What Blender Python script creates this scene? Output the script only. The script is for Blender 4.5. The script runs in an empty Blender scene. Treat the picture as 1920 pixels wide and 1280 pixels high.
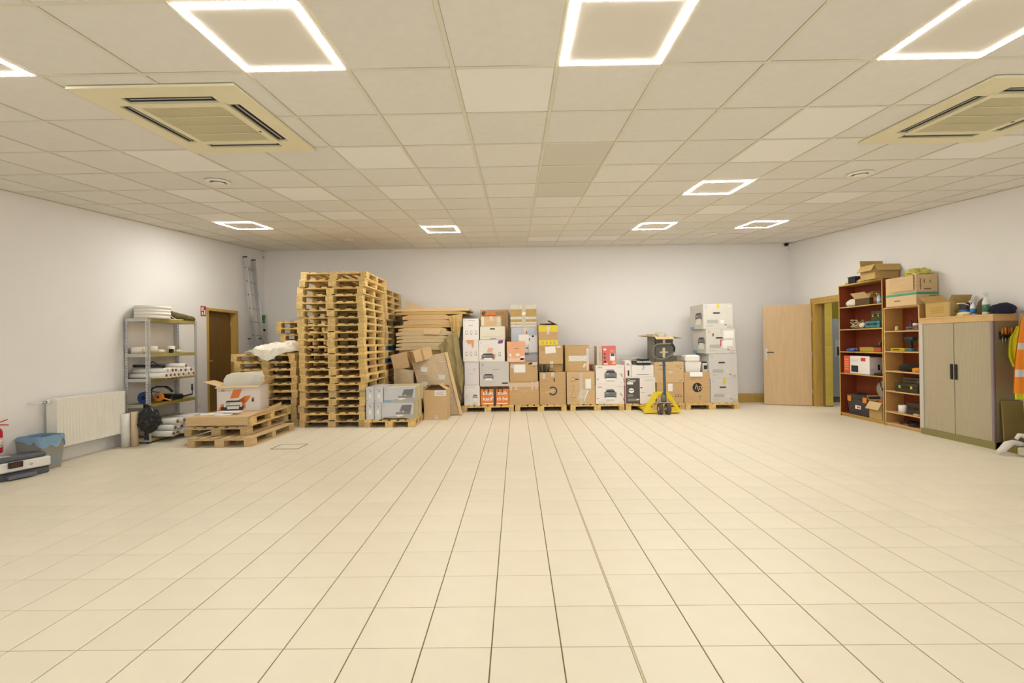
import bpy, bmesh, math, random
from mathutils import Vector, Matrix, noise as mnoise
random.seed(7)
S = bpy.context.scene
COL = S.collection

# ------------------------------------------------------------------ camera
F = 847.7079                      # focal length in pixels of the 1920 x 1280 frame
PITCH, YAW, ROLL = -0.0037, 0.0091, -0.0135
H = 1.351                         # eye height
XL, XR, YW, YF = -5.55, 6.014, 9.939, -3.0   # room: left, right, back, front
HC, TILT = 3.452, 0.0716          # ceiling height at the back wall; it falls towards the camera
TT = math.tan(TILT)
def _rot(p, y, r):
    Rx = Matrix(((1,0,0),(0,math.cos(p),-math.sin(p)),(0,math.sin(p),math.cos(p))))
    Ry = Matrix(((math.cos(y),0,math.sin(y)),(0,1,0),(-math.sin(y),0,math.cos(y))))
    Rz = Matrix(((math.cos(r),-math.sin(r),0),(math.sin(r),math.cos(r),0),(0,0,1)))
    return Rz @ Rx @ Ry
RM = _rot(PITCH, YAW, ROLL)
def _w(v): return Vector((v[0], v[2], -v[1]))
cam_d = bpy.data.cameras.new('camera'); cam_d.sensor_fit = 'HORIZONTAL'; cam_d.sensor_width = 36.0
cam_d.lens = F / 1920 * 36; cam_d.clip_start = 0.05; cam_d.clip_end = 200
cam = bpy.data.objects.new('camera', cam_d); COL.objects.link(cam)
_r, _u, _b = _w(RM[0]), -_w(RM[1]), -_w(RM[2])
cam.matrix_world = Matrix(((_r.x,_u.x,_b.x,0),(_r.y,_u.y,_b.y,0),(_r.z,_u.z,_b.z,H),(0,0,0,1)))
S.camera = cam
EYE = Vector((0, 0, H))
# a pixel gives a direction; floor, wall or a thing's depth gives the distance
def ray(u, v): return _w(RM.transposed() @ Vector(((u-960)/F, (v-640)/F, 1)))
def onz(u, v, z=0.0): d = ray(u, v); return EYE + d*((z-H)/d.z)
def ony(u, v, y): d = ray(u, v); return EYE + d*(y/d.y)
def onx(u, v, x): d = ray(u, v); return EYE + d*(x/d.x)

# ------------------------------------------------------------------ world, exposure
wd = bpy.data.worlds.new('daylight'); S.world = wd; wd.use_nodes = True
bg = wd.node_tree.nodes['Background']; bg.inputs[0].default_value = (0.93, 0.96, 1.0, 1); bg.inputs[1].default_value = 2.2
LED = 63.0                        # emission of the ceiling lamps' light strips
S.view_settings.view_transform = 'Standard'; S.view_settings.look = 'None'
S.view_settings.gamma = 1.0; S.view_settings.use_curve_mapping = False
S.view_settings.exposure = 0.12
try:
    S.cycles.use_denoising = True; S.cycles.max_bounces = 6; S.cycles.diffuse_bounces = 4; S.cycles.glossy_bounces = 2; S.cycles.use_adaptive_sampling = True; S.cycles.adaptive_threshold = .08; S.cycles.use_light_tree = False
    S.cycles.caustics_reflective = False; S.cycles.caustics_refractive = False; S.cycles.sample_clamp_indirect = 10
except Exception: pass

# ------------------------------------------------------------------ materials
def lin(h):
    h = h.lstrip('#'); o = []
    for i in (0, 2, 4):
        c = int(h[i:i+2], 16)/255; o.append(c/12.92 if c <= .04045 else ((c+.055)/1.055)**2.4)
    return o
_M = {}
def mat(name, col, rough=.6, metal=0.0, var=0.0, scale=8.0, stretch=(1,1,1), bump=0.0, bscale=60.0, rnd=0.0, emit=0.0, alpha=None, spec=.5, trans=0.0):
    if name in _M: return _M[name]
    m = bpy.data.materials.new(name); m.use_nodes = True; nt = m.node_tree; N = nt.nodes; L = nt.links
    b = N['Principled BSDF']; c = lin(col) if isinstance(col, str) else list(col)
    b.inputs['Base Color'].default_value = (*c, 1); b.inputs['Roughness'].default_value = rough
    b.inputs['Metallic'].default_value = metal; b.inputs['Specular IOR Level'].default_value = spec
    tc = N.new('ShaderNodeTexCoord'); mp = N.new('ShaderNodeMapping'); mp.inputs['Scale'].default_value = stretch
    L.new(tc.outputs['Object'], mp.inputs['Vector'])
    last = None
    if var:
        no = N.new('ShaderNodeTexNoise'); no.inputs['Scale'].default_value = scale; no.inputs['Detail'].default_value = 5
        L.new(mp.outputs[0], no.inputs['Vector'])
        cr = N.new('ShaderNodeValToRGB'); cr.color_ramp.elements[0].position = .3; cr.color_ramp.elements[1].position = .7
        cr.color_ramp.elements[0].color = (*[x*(1-var) for x in c], 1); cr.color_ramp.elements[1].color = (*[min(1, x*(1+var)) for x in c], 1)
        L.new(no.outputs['Fac'], cr.inputs[0]); last = cr.outputs[0]
    if rnd:
        oi = N.new('ShaderNodeObjectInfo'); hs = N.new('ShaderNodeHueSaturation')
        mr = N.new('ShaderNodeMapRange'); mr.inputs['To Min'].default_value = 1-rnd; mr.inputs['To Max'].default_value = 1+rnd*.6
        L.new(oi.outputs['Random'], mr.inputs['Value']); L.new(mr.outputs[0], hs.inputs['Value'])
        if last: L.new(last, hs.inputs['Color'])
        else: hs.inputs['Color'].default_value = (*c, 1)
        last = hs.outputs[0]
    if last: L.new(last, b.inputs['Base Color'])
    if bump:
        n2 = N.new('ShaderNodeTexNoise'); n2.inputs['Scale'].default_value = bscale; n2.inputs['Detail'].default_value = 4
        L.new(mp.outputs[0], n2.inputs['Vector'])
        bp = N.new('ShaderNodeBump'); bp.inputs['Strength'].default_value = bump; bp.inputs['Distance'].default_value = .01
        L.new(n2.outputs['Fac'], bp.inputs['Height']); L.new(bp.outputs[0], b.inputs['Normal'])
    if emit:
        b.inputs['Emission Color'].default_value = (*c, 1); b.inputs['Emission Strength'].default_value = emit
    if trans: b.inputs['Transmission Weight'].default_value = trans
    if alpha is not None: b.inputs['Alpha'].default_value = alpha
    _M[name] = m; return m
wallm = mat('wall_paint', '#f0edea', .75, var=.012, scale=1.5, bump=.03, bscale=180)
ctile = mat('ceiling_tile', '#ebe7e0', .9, var=.02, scale=14, bump=.12, bscale=220, rnd=.035)
ctile_w = mat('ceiling_tile_newer', '#f6f3ee', .9, bump=.1, bscale=220, rnd=.02)
ctile_d = mat('ceiling_tile_aged', '#dcd6ca', .9, bump=.12, bscale=220, rnd=.02)
cgrid = mat('ceiling_grid_metal', '#e4ddcc', .6)
plenum = mat('ceiling_slab', '#b0a38a', .9)
ftile = mat('floor_tile', '#f0e6d0', .42, var=.018, scale=5, bump=.015, bscale=40, rnd=.025, spec=.35)
grout = mat('grout', '#7d6d45', .9, var=.1, scale=30)
jointm = mat('joint_filler', '#d6c8a6', .8)
wood_y = mat('pallet_wood', '#e4c484', .8, var=.16, scale=9, stretch=(7,.7,7), bump=.15, bscale=30, rnd=.16)
wood_x = mat('pallet_wood_cross', '#e4c27c', .8, var=.16, scale=9, stretch=(.7,7,7), bump=.15, bscale=30, rnd=.16)
wood_b = mat('pallet_block_wood', '#dfbf7e', .85, var=.2, scale=14, bump=.2, bscale=50, rnd=.18)
wood_o = mat('old_pallet_wood', '#cdb080', .85, var=.2, scale=9, stretch=(7,.7,7), bump=.2, bscale=30, rnd=.2)
blue_w = mat('blue_painted_wood', '#2f6396', .75, var=.2, scale=12, rnd=.1)
red_w = mat('red_painted_wood', '#a5562c', .8, var=.2, scale=12, rnd=.1)
card = mat('cardboard', '#cdab7c', .85, var=.06, scale=5, stretch=(1,1,9), bump=.06, bscale=90, rnd=.07)
card2 = mat('cardboard_light', '#d8b98c', .85, var=.06, scale=5, stretch=(1,1,9), bump=.06, bscale=90, rnd=.06)
card3 = mat('cardboard_olive', '#c4a566', .85, var=.08, scale=5, stretch=(1,1,9), bump=.06, bscale=90, rnd=.07)
cardin = mat('cardboard_inside', '#c09c69', .9, var=.06, scale=6)
whitecard = mat('white_carton', '#f1ebe6', .6, var=.02, scale=4)
greycard = mat('grey_carton', '#d3cfca', .6, var=.03, scale=4)
greycard2 = mat('pale_grey_carton', '#dad5ca', .6, var=.03, scale=4)
bluecard = mat('blue_grey_carton', '#c0c8d3', .5, var=.05, scale=4)
darkcard = mat('charcoal_carton', '#5a5650', .6, var=.06, scale=6)
peach = mat('peach_carton', '#f2b58d', .55, var=.05, scale=4)
pinkc = mat('coral_carton', '#da7468', .55, var=.03, scale=4)
orangec = mat('orange_plastic', '#f08a2c', .45, var=.03, scale=6)
yellowt = mat('yellow_tape', '#e6cf2a', .35)
cleart = mat('clear_tape', '#d9d2c2', .22, var=.08, scale=20)
tapem = mat('brown_tape', '#b8935a', .3)
paper = mat('white_paper', '#f5f2ee', .7)
cream = mat('cream_paper', '#eee0bd', .7)
ink = mat('black_print', '#26262a', .6)
inkg = mat('grey_print', '#8e8c8c', .6)
inkl = mat('pale_grey_print', '#b9b6b2', .6)
inkb = mat('light_blue_print', '#7fb6dd', .5)
inko = mat('orange_print', '#ee8540', .5)
inkr = mat('red_print', '#cf3d33', .5)
inkp = mat('purple_print', '#8c3f93', .5)
inkw = mat('white_print', '#fbf8f4', .5)
inkgr = mat('green_print', '#4da183', .5)
inkbr = mat('brown_print', '#8a6b42', .7)
wplast = mat('white_plastic', '#eeeae4', .35)
cplast = mat('cream_plastic', '#e9e2cf', .4)
gplast = mat('grey_plastic', '#77777a', .4)
bplast = mat('black_plastic', '#1c1b1d', .4)
dplast = mat('dark_grey_plastic', '#3b393a', .45)
steel = mat('galvanised_steel', '#d2d4d6', .4, metal=.45, var=.05, scale=20)
paintsteel = mat('grey_painted_steel', '#c8c7c2', .45, var=.02, scale=10)
alu = mat('aluminium', '#d0d2d4', .32, metal=.7)
chrome = mat('chrome', '#c9c9c9', .2, metal=1.0)
chip = mat('chipboard_shelf', '#b39c52', .75, var=.12, scale=60)
enamel = mat('white_enamel', '#f3eee2', .35)
blackbag = mat('black_bag_film', '#131213', .25)
film = mat('milky_film', '#e9e6de', .3, var=.05, scale=15)
tan_roll = mat('tan_paper_roll', '#dcc3a2', .7)
core = mat('cardboard_core', '#a87a4f', .9)
redwood = mat('red_brown_veneer', '#843c1e', .5, var=.12, scale=5, stretch=(4,4,.6), rnd=.03)
edgewood = mat('pale_wood_edge', '#d6b179', .55, var=.06, scale=6)
maple = mat('maple_veneer', '#d8b98e', .45, var=.05, scale=4, stretch=(5,5,.5))
doorwood = mat('oak_frame', '#c7a455', .5, var=.08, scale=5, stretch=(5,5,.5))
darkdoor = mat('dark_door_veneer', '#7a5a2a', .5, var=.1, scale=4, stretch=(5,5,.5))
ltile = mat('yellow_wall_tile', '#d5bd55', .4, var=.08, scale=6, rnd=.05)
yellowp = mat('yellow_enamel', '#f0d21f', .35)
bluep = mat('blue_grey_enamel', '#46586c', .4)
rubber = mat('black_rubber', '#2a2626', .7)
wheelm = mat('brown_polyurethane', '#54453e', .5)
brownp = mat('brown_painted_steel', '#6d5640', .45)
# ------------------------------------------------------------------ mesh kit
class MB:
    def __init__(s): s.v = []; s.f = []; s.m = []; s.smooth = []
    def add(s, vs, fs, mi=0, sm=False):
        o = len(s.v); s.v += [tuple(v) for v in vs]
        for f in fs: s.f.append([i+o for i in f]); s.m.append(mi); s.smooth.append(sm)
        return s
    def box(s, x0, x1, y0, y1, z0, z1, mi=0, M=None):
        vs = [Vector(p) for p in ((x0,y0,z0),(x1,y0,z0),(x1,y1,z0),(x0,y1,z0),(x0,y0,z1),(x1,y0,z1),(x1,y1,z1),(x0,y1,z1))]
        if M: vs = [M @ v for v in vs]
        return s.add(vs, [(3,2,1,0),(4,5,6,7),(0,1,5,4),(1,2,6,5),(2,3,7,6),(3,0,4,7)], mi)
    def cbox(s, x0, x1, y0, y1, z0, z1, c=.005, mi=0, M=None):
        # box with chamfered edges
        vs = []; idx = {}
        X, Y, Z = (x0, x1), (y0, y1), (z0, z1)
        for i in (0,1):
            for j in (0,1):
                for k in (0,1):
                    sx, sy, sz = (1,-1)[i], (1,-1)[j], (1,-1)[k]
                    for a in range(3):
                        p = [X[i]+sx*c, Y[j]+sy*c, Z[k]+sz*c]; p[a] = (X[i], Y[j], Z[k])[a]
                        idx[(i,j,k,a)] = len(vs); vs.append(Vector(p))
        if M: vs = [M @ v for v in vs]
        fs = []
        for i in (0,1):
            q = [idx[(i,j,k,0)] for j,k in ((0,0),(1,0),(1,1),(0,1))]; fs.append(q if i else q[::-1])
            q = [idx[(j,i,k,1)] for j,k in ((0,0),(1,0),(1,1),(0,1))]; fs.append(q[::-1] if i else q)
            q = [idx[(j,k,i,2)] for j,k in ((0,0),(1,0),(1,1),(0,1))]; fs.append(q if i else q[::-1])
        for i in (0,1):
            for j in (0,1):
                q = [idx[(i,j,0,0)],idx[(i,j,0,1)],idx[(i,j,1,1)],idx[(i,j,1,0)]]; fs.append(q if (i^j)==0 else q[::-1])
                q = [idx[(i,0,j,0)],idx[(i,1,j,0)],idx[(i,1,j,2)],idx[(i,0,j,2)]]; fs.append(q if (i^j)==0 else q[::-1])
                q = [idx[(0,i,j,1)],idx[(0,i,j,2)],idx[(1,i,j,2)],idx[(1,i,j,1)]]; fs.append(q if (i^j)==0 else q[::-1])
                for k in (0,1):
                    q = [idx[(i,j,k,0)],idx[(i,j,k,1)],idx[(i,j,k,2)]]; fs.append(q if (i^j^k)==1 else q[::-1])
        return s.add(vs, fs, mi)
    def cyl(s, p0, p1, r0, r1=None, n=16, mi=0, caps=True, cmi=None):
        r1 = r0 if r1 is None else r1; p0 = Vector(p0); p1 = Vector(p1); d = (p1-p0).normalized()
        a = d.orthogonal().normalized(); b = d.cross(a); vs = []
        for p, r in ((p0, r0), (p1, r1)):
            for i in range(n): t = 2*math.pi*i/n; vs.append(p + a*math.cos(t)*r + b*math.sin(t)*r)
        o = len(s.v); s.v += [tuple(v) for v in vs]
        for i in range(n):
            j = (i+1) % n; s.f.append([o+i, o+j, o+n+j, o+n+i]); s.m.append(mi); s.smooth.append(True)
        if caps:
            c = mi if cmi is None else cmi
            s.f.append([o+i for i in range(n)][::-1]); s.m.append(c); s.smooth.append(False)
            s.f.append([o+n+i for i in range(n)]); s.m.append(c); s.smooth.append(False)
        return s
    def pipe(s, p0, p1, r, ri, n=16, mi=0, cmi=0, imi=0):
        # hollow tube with annular ends
        p0 = Vector(p0); p1 = Vector(p1); d = (p1-p0).normalized(); a = d.orthogonal().normalized(); b = d.cross(a); o = len(s.v)
        for p in (p0, p1):
            for rr in (r, ri):
                for i in range(n): t = 2*math.pi*i/n; s.v.append(tuple(p + a*math.cos(t)*rr + b*math.sin(t)*rr))
        def q(f, m, sm): s.f.append(f); s.m.append(m); s.smooth.append(sm)
        for i in range(n):
            j = (i+1) % n
            q([o+i,o+j,o+2*n+j,o+2*n+i], mi, True); q([o+n+j,o+n+i,o+3*n+i,o+3*n+j], imi, True)
            q([o+j,o+i,o+n+i,o+n+j], cmi, False); q([o+2*n+i,o+2*n+j,o+3*n+j,o+3*n+i], cmi, False)
        return s
    def tube(s, pts, r, n=8, mi=0, closed=False):
        P = [Vector(p) for p in pts]; m = len(P); o = len(s.v); prev = None
        for i, p in enumerate(P):
            d = (P[(i+1) % m]-P[i-1]) if (closed or 0 < i < m-1) else (P[1]-P[0] if i == 0 else P[-1]-P[-2])
            d.normalize()
            a = d.orthogonal().normalized() if prev is None else (prev - d*prev.dot(d)).normalized(); prev = a; b = d.cross(a)
            rr = r[i] if isinstance(r, (list, tuple)) else r
            for k in range(n): t = 2*math.pi*k/n; s.v.append(tuple(p + a*math.cos(t)*rr + b*math.sin(t)*rr))
        for i in range(m if closed else m-1):
            for k in range(n):
                j = (k+1) % n; i2 = (i+1) % m
                s.f.append([o+i*n+k, o+i*n+j, o+i2*n+j, o+i2*n+k]); s.m.append(mi); s.smooth.append(True)
        if not closed:
            s.f.append([o+k for k in range(n)][::-1]); s.f.append([o+(m-1)*n+k for k in range(n)])
            s.m += [mi, mi]; s.smooth += [False, False]
        return s
    def lathe(s, prof, c=(0,0,0), n=20, mi=0):
        c = Vector(c); o = len(s.v); m = len(prof)
        for r, z in prof:
            for k in range(n): t = 2*math.pi*k/n; s.v.append((c.x+r*math.cos(t), c.y+r*math.sin(t), c.z+z))
        for i in range(m-1):
            for k in range(n):
                j = (k+1) % n; s.f.append([o+i*n+k, o+i*n+j, o+(i+1)*n+j, o+(i+1)*n+k]); s.m.append(mi); s.smooth.append(True)
        if prof[0][0] > 1e-4: s.f.append([o+k for k in range(n)][::-1]); s.m.append(mi); s.smooth.append(False)
        if prof[-1][0] > 1e-4: s.f.append([o+(m-1)*n+k for k in range(n)]); s.m.append(mi); s.smooth.append(False)
        return s
    def prism(s, poly, t, M=None, mi=0):
        # polygon in the local xz plane, extruded by t along local y
        n = len(poly); vs = [Vector((x, 0, z)) for x, z in poly] + [Vector((x, t, z)) for x, z in poly]
        if M: vs = [M @ v for v in vs]
        fs = [list(range(n)), list(range(n, 2*n))[::-1]] + [[i, i+n, (i+1) % n+n, (i+1) % n] for i in range(n)]
        return s.add(vs, fs, mi)
    def sheet(s, fn, nu, nv, mi=0, closed=False, sm=True):
        o = len(s.v)
        for i in range(nu+1):
            for j in range(nv+1): s.v.append(tuple(fn(i/nu, j/nv)))
        for i in range(nu):
            for j in range(nv):
                a = o+i*(nv+1)+j; s.f.append([a, a+nv+1, a+nv+2, a+1]); s.m.append(mi); s.smooth.append(sm)
        return s
    def mesh(s, name, mats):
        me = bpy.data.meshes.new(name); me.from_pydata(s.v, [], s.f)
        for m in (mats if isinstance(mats, (list, tuple)) else [mats]): me.materials.append(m)
        me.polygons.foreach_set('material_index', s.m); me.polygons.foreach_set('use_smooth', s.smooth); me.update(); return me
    def build(s, name, mats, parent=None, loc=None, rot=None): return link(name, s.mesh(name, mats), parent, loc, rot)
def link(name, me, parent=None, loc=None, rot=None):
    o = bpy.data.objects.new(name, me); COL.objects.link(o)
    if parent: o.parent = parent
    if loc is not None: o.location = loc
    if rot is not None: o.rotation_euler = rot
    return o
def tag(o, label, cat, group=None):
    o['label'] = label; o['category'] = cat
    if group: o['group'] = group
    return o
def struct(o): o['kind'] = 'structure'; return o
def stuff(o): o['kind'] = 'stuff'; return o
def thing(name, label, cat, loc=(0,0,0), rotz=0.0, group=None):
    o = bpy.data.objects.new(name, None); COL.objects.link(o); o.location = loc; o.rotation_euler = (0,0,rotz); o.empty_display_size = .1
    return tag(o, label, cat, group)
def solid(o, t, off=0):
    m = o.modifiers.new('thickness', 'SOLIDIFY'); m.thickness = t; m.offset = off; return o
def RZ(a, loc=(0,0,0)): return Matrix.Translation(loc) @ Matrix.Rotation(a, 4, 'Z')
def lump(name, c, size, mats, seed=0, amp=.25, freq=2.0, parent=None, sub=3, flat=True, rz=0.0):
    # crumpled or soft mass: noise-displaced ball, flattened underneath
    bm = bmesh.new(); bmesh.ops.create_icosphere(bm, subdivisions=sub, radius=1)
    for v in bm.verts:
        p = v.co.copy(); d = mnoise.noise(p*freq+Vector((seed*3.1, seed*1.7, 0)))*amp + mnoise.noise(p*freq*2.7+Vector((seed,0,5)))*amp*.5
        v.co = p*(1+d)
        v.co.x *= size[0]/2; v.co.y *= size[1]/2; v.co.z *= size[2]/2
        if flat and v.co.z < -size[2]*.32: v.co.z = -size[2]*.32
    zm = min(v.co.z for v in bm.verts)
    for v in bm.verts: v.co.z -= zm
    me = bpy.data.meshes.new(name); bm.to_mesh(me); bm.free(); me.materials.append(mats)
    for p in me.polygons: p.use_smooth = sub > 3
    return link(name, me, parent, c, (0,0,rz))
_T = {}
def textmesh(s, size, shear=0.0, bold=0.0):
    k = (s, size, shear, bold)
    if k not in _T:
        cu = bpy.data.curves.new('lettering', 'FONT'); cu.body = s; cu.size = size; cu.shear = shear; cu.align_x = 'LEFT'; cu.offset = bold; cu.resolution_u = 3
        ob = bpy.data.objects.new('lettering', cu); me = bpy.data.meshes.new_from_object(ob); me.name = 'lettering'
        bpy.data.objects.remove(ob); bpy.data.curves.remove(cu); _T[k] = me
    return _T[k].copy()

# faces of a box thing (root local frame: x width, y depth with the front at -d/2, z up from 0)
DIM = {}; CNT = {}
def fmat(o, side, off):
    w, d, h = DIM[o.name]
    if side == 'front': return Matrix(((1,0,0,-w/2),(0,0,-1,-d/2-off),(0,1,0,0),(0,0,0,1))), w, h
    if side == 'left':  return Matrix(((0,0,-1,-w/2-off),(-1,0,0,d/2),(0,1,0,0),(0,0,0,1))), d, h
    if side == 'right': return Matrix(((0,0,1,w/2+off),(1,0,0,-d/2),(0,1,0,0),(0,0,0,1))), d, h
    if side == 'top':   return Matrix(((1,0,0,-w/2),(0,1,0,-d/2),(0,0,1,h+off),(0,0,0,1))), w, d
def decal(o, pieces, mats, name='printed_panel', side='front', off=.0012, label=None):
    """flat print, paper or tape lying on a box face; pieces = [(material index, [(u, v), ...])] with u, v from 0 to 1"""
    CNT[o.name] = CNT.get(o.name, 0)+1; off += CNT[o.name]*.00025
    M, w, h = fmat(o, side, off); mb = MB()
    for k, (mi, pts) in enumerate(pieces):
        vs = [M @ Vector((u*w, v*h, k*.00015)) for u, v in pts]; mb.add(vs, [list(range(len(vs)))], mi)
    p = mb.build(name, mats, o)
    if label: p['label'] = label
    return p
def R4(u0, v0, u1, v1): return [(u0,v0),(u1,v0),(u1,v1),(u0,v1)]
def patch(o, u0, v0, u1, v1, m, name='paper_label', side='front', off=.0014, label=None): return decal(o, [(0, R4(u0,v0,u1,v1))], m, name, side, off, label)
def words(o, s, u, v, hgt, m, side='front', shear=0.0, off=.002, wmax=None, bold=0.0, name='lettering'):
    CNT[o.name] = CNT.get(o.name, 0)+1; off += CNT[o.name]*.00025
    M, w, h = fmat(o, side, off); me = textmesh(s, hgt*h*1.35, shear, bold)
    sx = 1.0
    if wmax:
        xs = [q.co.x for q in me.vertices]; tw = max(xs)-min(xs) if xs else 1
        if tw > 0: sx = wmax*w/tw
    me.transform(M @ Matrix.Translation((u*w, v*h, 0)) @ Matrix.Diagonal((sx,1,1,1))); me.materials.clear(); me.materials.append(m)
    return link(name, me, o)
def disc_pts(u, v, ru, rv, n=20): return [(u+ru*math.cos(2*math.pi*i/n), v+rv*math.sin(2*math.pi*i/n)) for i in range(n)]
def hp_logo(o, u, v, rad, m_disc, m_txt, side='front', ring=False):
    M, w, h = fmat(o, side, 0); ru, rv = rad/w, rad/h
    if ring: decal(o, [(0, disc_pts(u,v,ru,rv)), (1, disc_pts(u,v,ru*.84,rv*.84))], [m_disc, m_txt], 'printed_emblem', side, .0016)
    else: decal(o, [(0, disc_pts(u,v,ru,rv,28))], [m_disc], 'printed_emblem', side, .0016)
    words(o, 'hp', u-ru*.66, v-rv*.38, rad*1.15/h, m_disc if ring else m_txt, side, .3, .0024, name='emblem_lettering')
def carton(name, label, cat, x0, x1, yf, dep, z0, z1, m, rz=0.0, group=None, top='closed', inner=None, tape=None):
    """cardboard box standing with its front at y = yf; closed: two lid flaps meeting in a seam; open: hollow, flaps added by the caller"""
    w, d, h = x1-x0, dep, z1-z0; mb = MB(); t = .005; lid = .004 if top == 'closed' else 0
    if top == 'closed': mb.cbox(-w/2, w/2, -d/2, d/2, 0, h-lid, .004)
    else:
        a, b = w/2, d/2
        mb.box(-a,a,-b,b,0,.006); mb.box(-a,a,-b,-b+t,.006,h); mb.box(-a,a,b-t,b,.006,h); mb.box(-a,-a+t,-b+t,b-t,.006,h); mb.box(a-t,a,-b+t,b-t,.006,h)
    o = mb.build(name, m, None, ((x0+x1)/2, yf+dep/2, z0), (0,0,rz)); DIM[o.name] = (w, d, h); tag(o, label, cat, group)
    if top == 'closed':
        fm = inner or m
        for s_ in (0, 1):
            f = MB(); f.box(-w/2+.002, w/2-.002, (-d/2+.002, .0015)[s_], (-.0015, d/2-.002)[s_], h-lid, h); f.build('lid_flap', fm, o)
        if tape:
            f = MB(); f.box(-.03, .03, -d/2-.001, d/2+.001, h, h+.0006); f.box(-.03, .03, -d/2-.001, -d/2-.0002, h-.09, h); f.build('packing_tape', tape, o)
    return o
def flap(o, edge, length, ang, m, span=None, name='flap', t=.004, shift=0.0):
    """open carton flap hinged on a top edge; ang 0 = upright, 90 = folded flat outwards, >90 hanging"""
    w, d, h = DIM[o.name]; L = (w if edge in ('front','back') else d) if span is None else span
    mb = MB(); mb.box(-L/2, L/2, -t/2, t/2, 0, length)
    rz = {'front':0,'back':math.pi,'left':-math.pi/2,'right':math.pi/2}[edge]
    loc = {'front':(shift,-d/2,h),'back':(shift,d/2,h),'left':(-w/2,shift,h),'right':(w/2,shift,h)}[edge]
    M = Matrix.Translation(loc) @ Matrix.Rotation(rz, 4, 'Z') @ Matrix.Rotation(math.radians(ang), 4, 'X')
    mb.v = [tuple(M @ Vector(v)) for v in mb.v]; return mb.build(name, m, o)
def bx(u0, u1, vt, vb, yf, zb=None):
    """pixel rectangle of a box front that stands at depth yf -> x0, x1, z0, z1; zb = top of what carries it"""
    vm = (vt+vb)/2; x0 = ony(u0, vm, yf).x; x1 = ony(u1, vm, yf).x; um = (u0+u1)/2
    return x0, x1, (ony(um, vb, yf).z if zb is None else zb), ony(um, vt, yf).z
ORD = ['lowest','second','third','fourth','fifth','sixth','seventh','eighth','ninth','tenth','eleventh','twelfth','thirteenth','fourteenth','fifteenth','sixteenth','seventeenth','eighteenth','nineteenth','twentieth','twenty-first','twenty-second']
# ------------------------------------------------------------------ floor
TS, TX, TY = .31, -2.2977, 2.015          # tile pitch and grid origin
JX = TX + TS*9                            # the wider expansion joint runs along this line
fb = MB(); fb.box(XL-.02, 7.6, YF-.02, 10.8, -.06, -.0035); floor = struct(fb.build('floor', grout))
g0 = math.floor((XL-TX)/TS); g1 = math.ceil((7.5-TX)/TS); r0 = math.floor((YF-TY)/TS); r1 = math.ceil((10.6-TY)/TS)
def vis_area(cx, cy, z, lim=1.0):
    d = Vector((cx, cy, z)) - EYE; c = RM @ Vector((d.x, -d.z, d.y))
    if c.z < .3: return 0
    u = 960+F*c.x/c.z; v = 640+F*c.y/c.z
    if -40 < u < 1960 and -40 < v < 1320: return 1/(c.z**3)
    return 0
tiles = []
for g in range(g0, g1):
    for r in range(r0, r1):
        x0, x1, y0, y1 = TX+g*TS, TX+(g+1)*TS, TY+r*TS, TY+(r+1)*TS
        gx = .0028; gy = .0017
        a, b, c, d = x0+gx, x1-gx, y0+gy, y1-gy
        if g == 9: a = JX+.006
        if g == 8: b = JX-.006
        full = a >= XL and b <= XR and c >= YF and d <= YW-.0005
        a = max(a, XL); c = max(c, YF)
        in_next = x0 >= XR-TS
        if not in_next: d = min(d, YW-.001)
        if not in_next: b = min(b, XR)
        if in_next and not (6.0 < (y0+y1)/2 < 10.6): continue
        if b-a < .02 or d-c < .02: continue
        tiles.append((vis_area((a+b)/2, (c+d)/2, 0) if (full and not in_next) else 0, a, b, c, d, g in (8, 9)))
tiles.sort(key=lambda t: -t[0])
def tile_mb(mb, a, b, c, d):
    e = .0015; mb.add([(a,c,-.0035),(b,c,-.0035),(b,d,-.0035),(a,d,-.0035),(a,c,-e),(b,c,-e),(b,d,-e),(a,d,-e),(a+e,c+e,0),(b-e,c+e,0),(b-e,d-e,0),(a+e,d-e,0)],
        [(0,1,5,4),(1,2,6,5),(2,3,7,6),(3,0,4,7),(4,5,9,8),(5,6,10,9),(6,7,11,10),(7,4,8,11),(8,9,10,11)])
shared = {}
rest = MB()
for i, (ar, a, b, c, d, j) in enumerate(tiles):
    if i < 300 and ar > 0:
        k = (round(b-a, 4), round(d-c, 4))
        if k not in shared:
            m_ = MB(); tile_mb(m_, -(b-a)/2, (b-a)/2, -(d-c)/2, (d-c)/2); shared[k] = m_.mesh('floor_tile', ftile)
        link('floor_tile', shared[k], floor, ((a+b)/2, (c+d)/2, 0))
    else: tile_mb(rest, a, b, c, d)
stuff(rest.build('floor_tiles', ftile, floor))
jm = MB(); jm.box(JX-.004, JX+.004, YF, YW-.001, -.0035, -.0006); jm.build('expansion_joint', jointm, floor)
# inspection cover let into the floor
hc = onz(543, 837); ih = MB(); ih.box(-.17,.17,-.13,.13,.0005,.002); inspection = ih.build('floor_hatch', ftile, None, (hc.x, hc.y, 0)); tag(inspection, 'tiled inspection cover with thin dark frame let into the floor', 'hatch')
fr = MB()
for q in ((-.185,.185,-.145,-.135),(-.185,.185,.135,.145),(-.185,-.175,-.135,.135),(.175,.185,-.135,.135)): fr.box(q[0],q[1],q[2],q[3],.0003,.003)
fr.build('frame', mat('dark_frame', '#5e5030', .6), inspection)

# ------------------------------------------------------------------ walls
WH = 3.75
# left wall with door opening
DY0, DY1, DH = 8.06, 8.97, 2.065
lw = MB(); lw.box(XL-.2, XL, YF, DY0, -.06, WH); lw.box(XL-.2, XL, DY1, YW+.2, -.06, WH); lw.box(XL-.2, XL, DY0, DY1, DH, WH)
struct(lw.build('wall_left', wallm))
bw = MB(); bw.box(XL, XR, YW, YW+.2, -.06, WH); struct(bw.build('wall_back', wallm))
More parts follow.
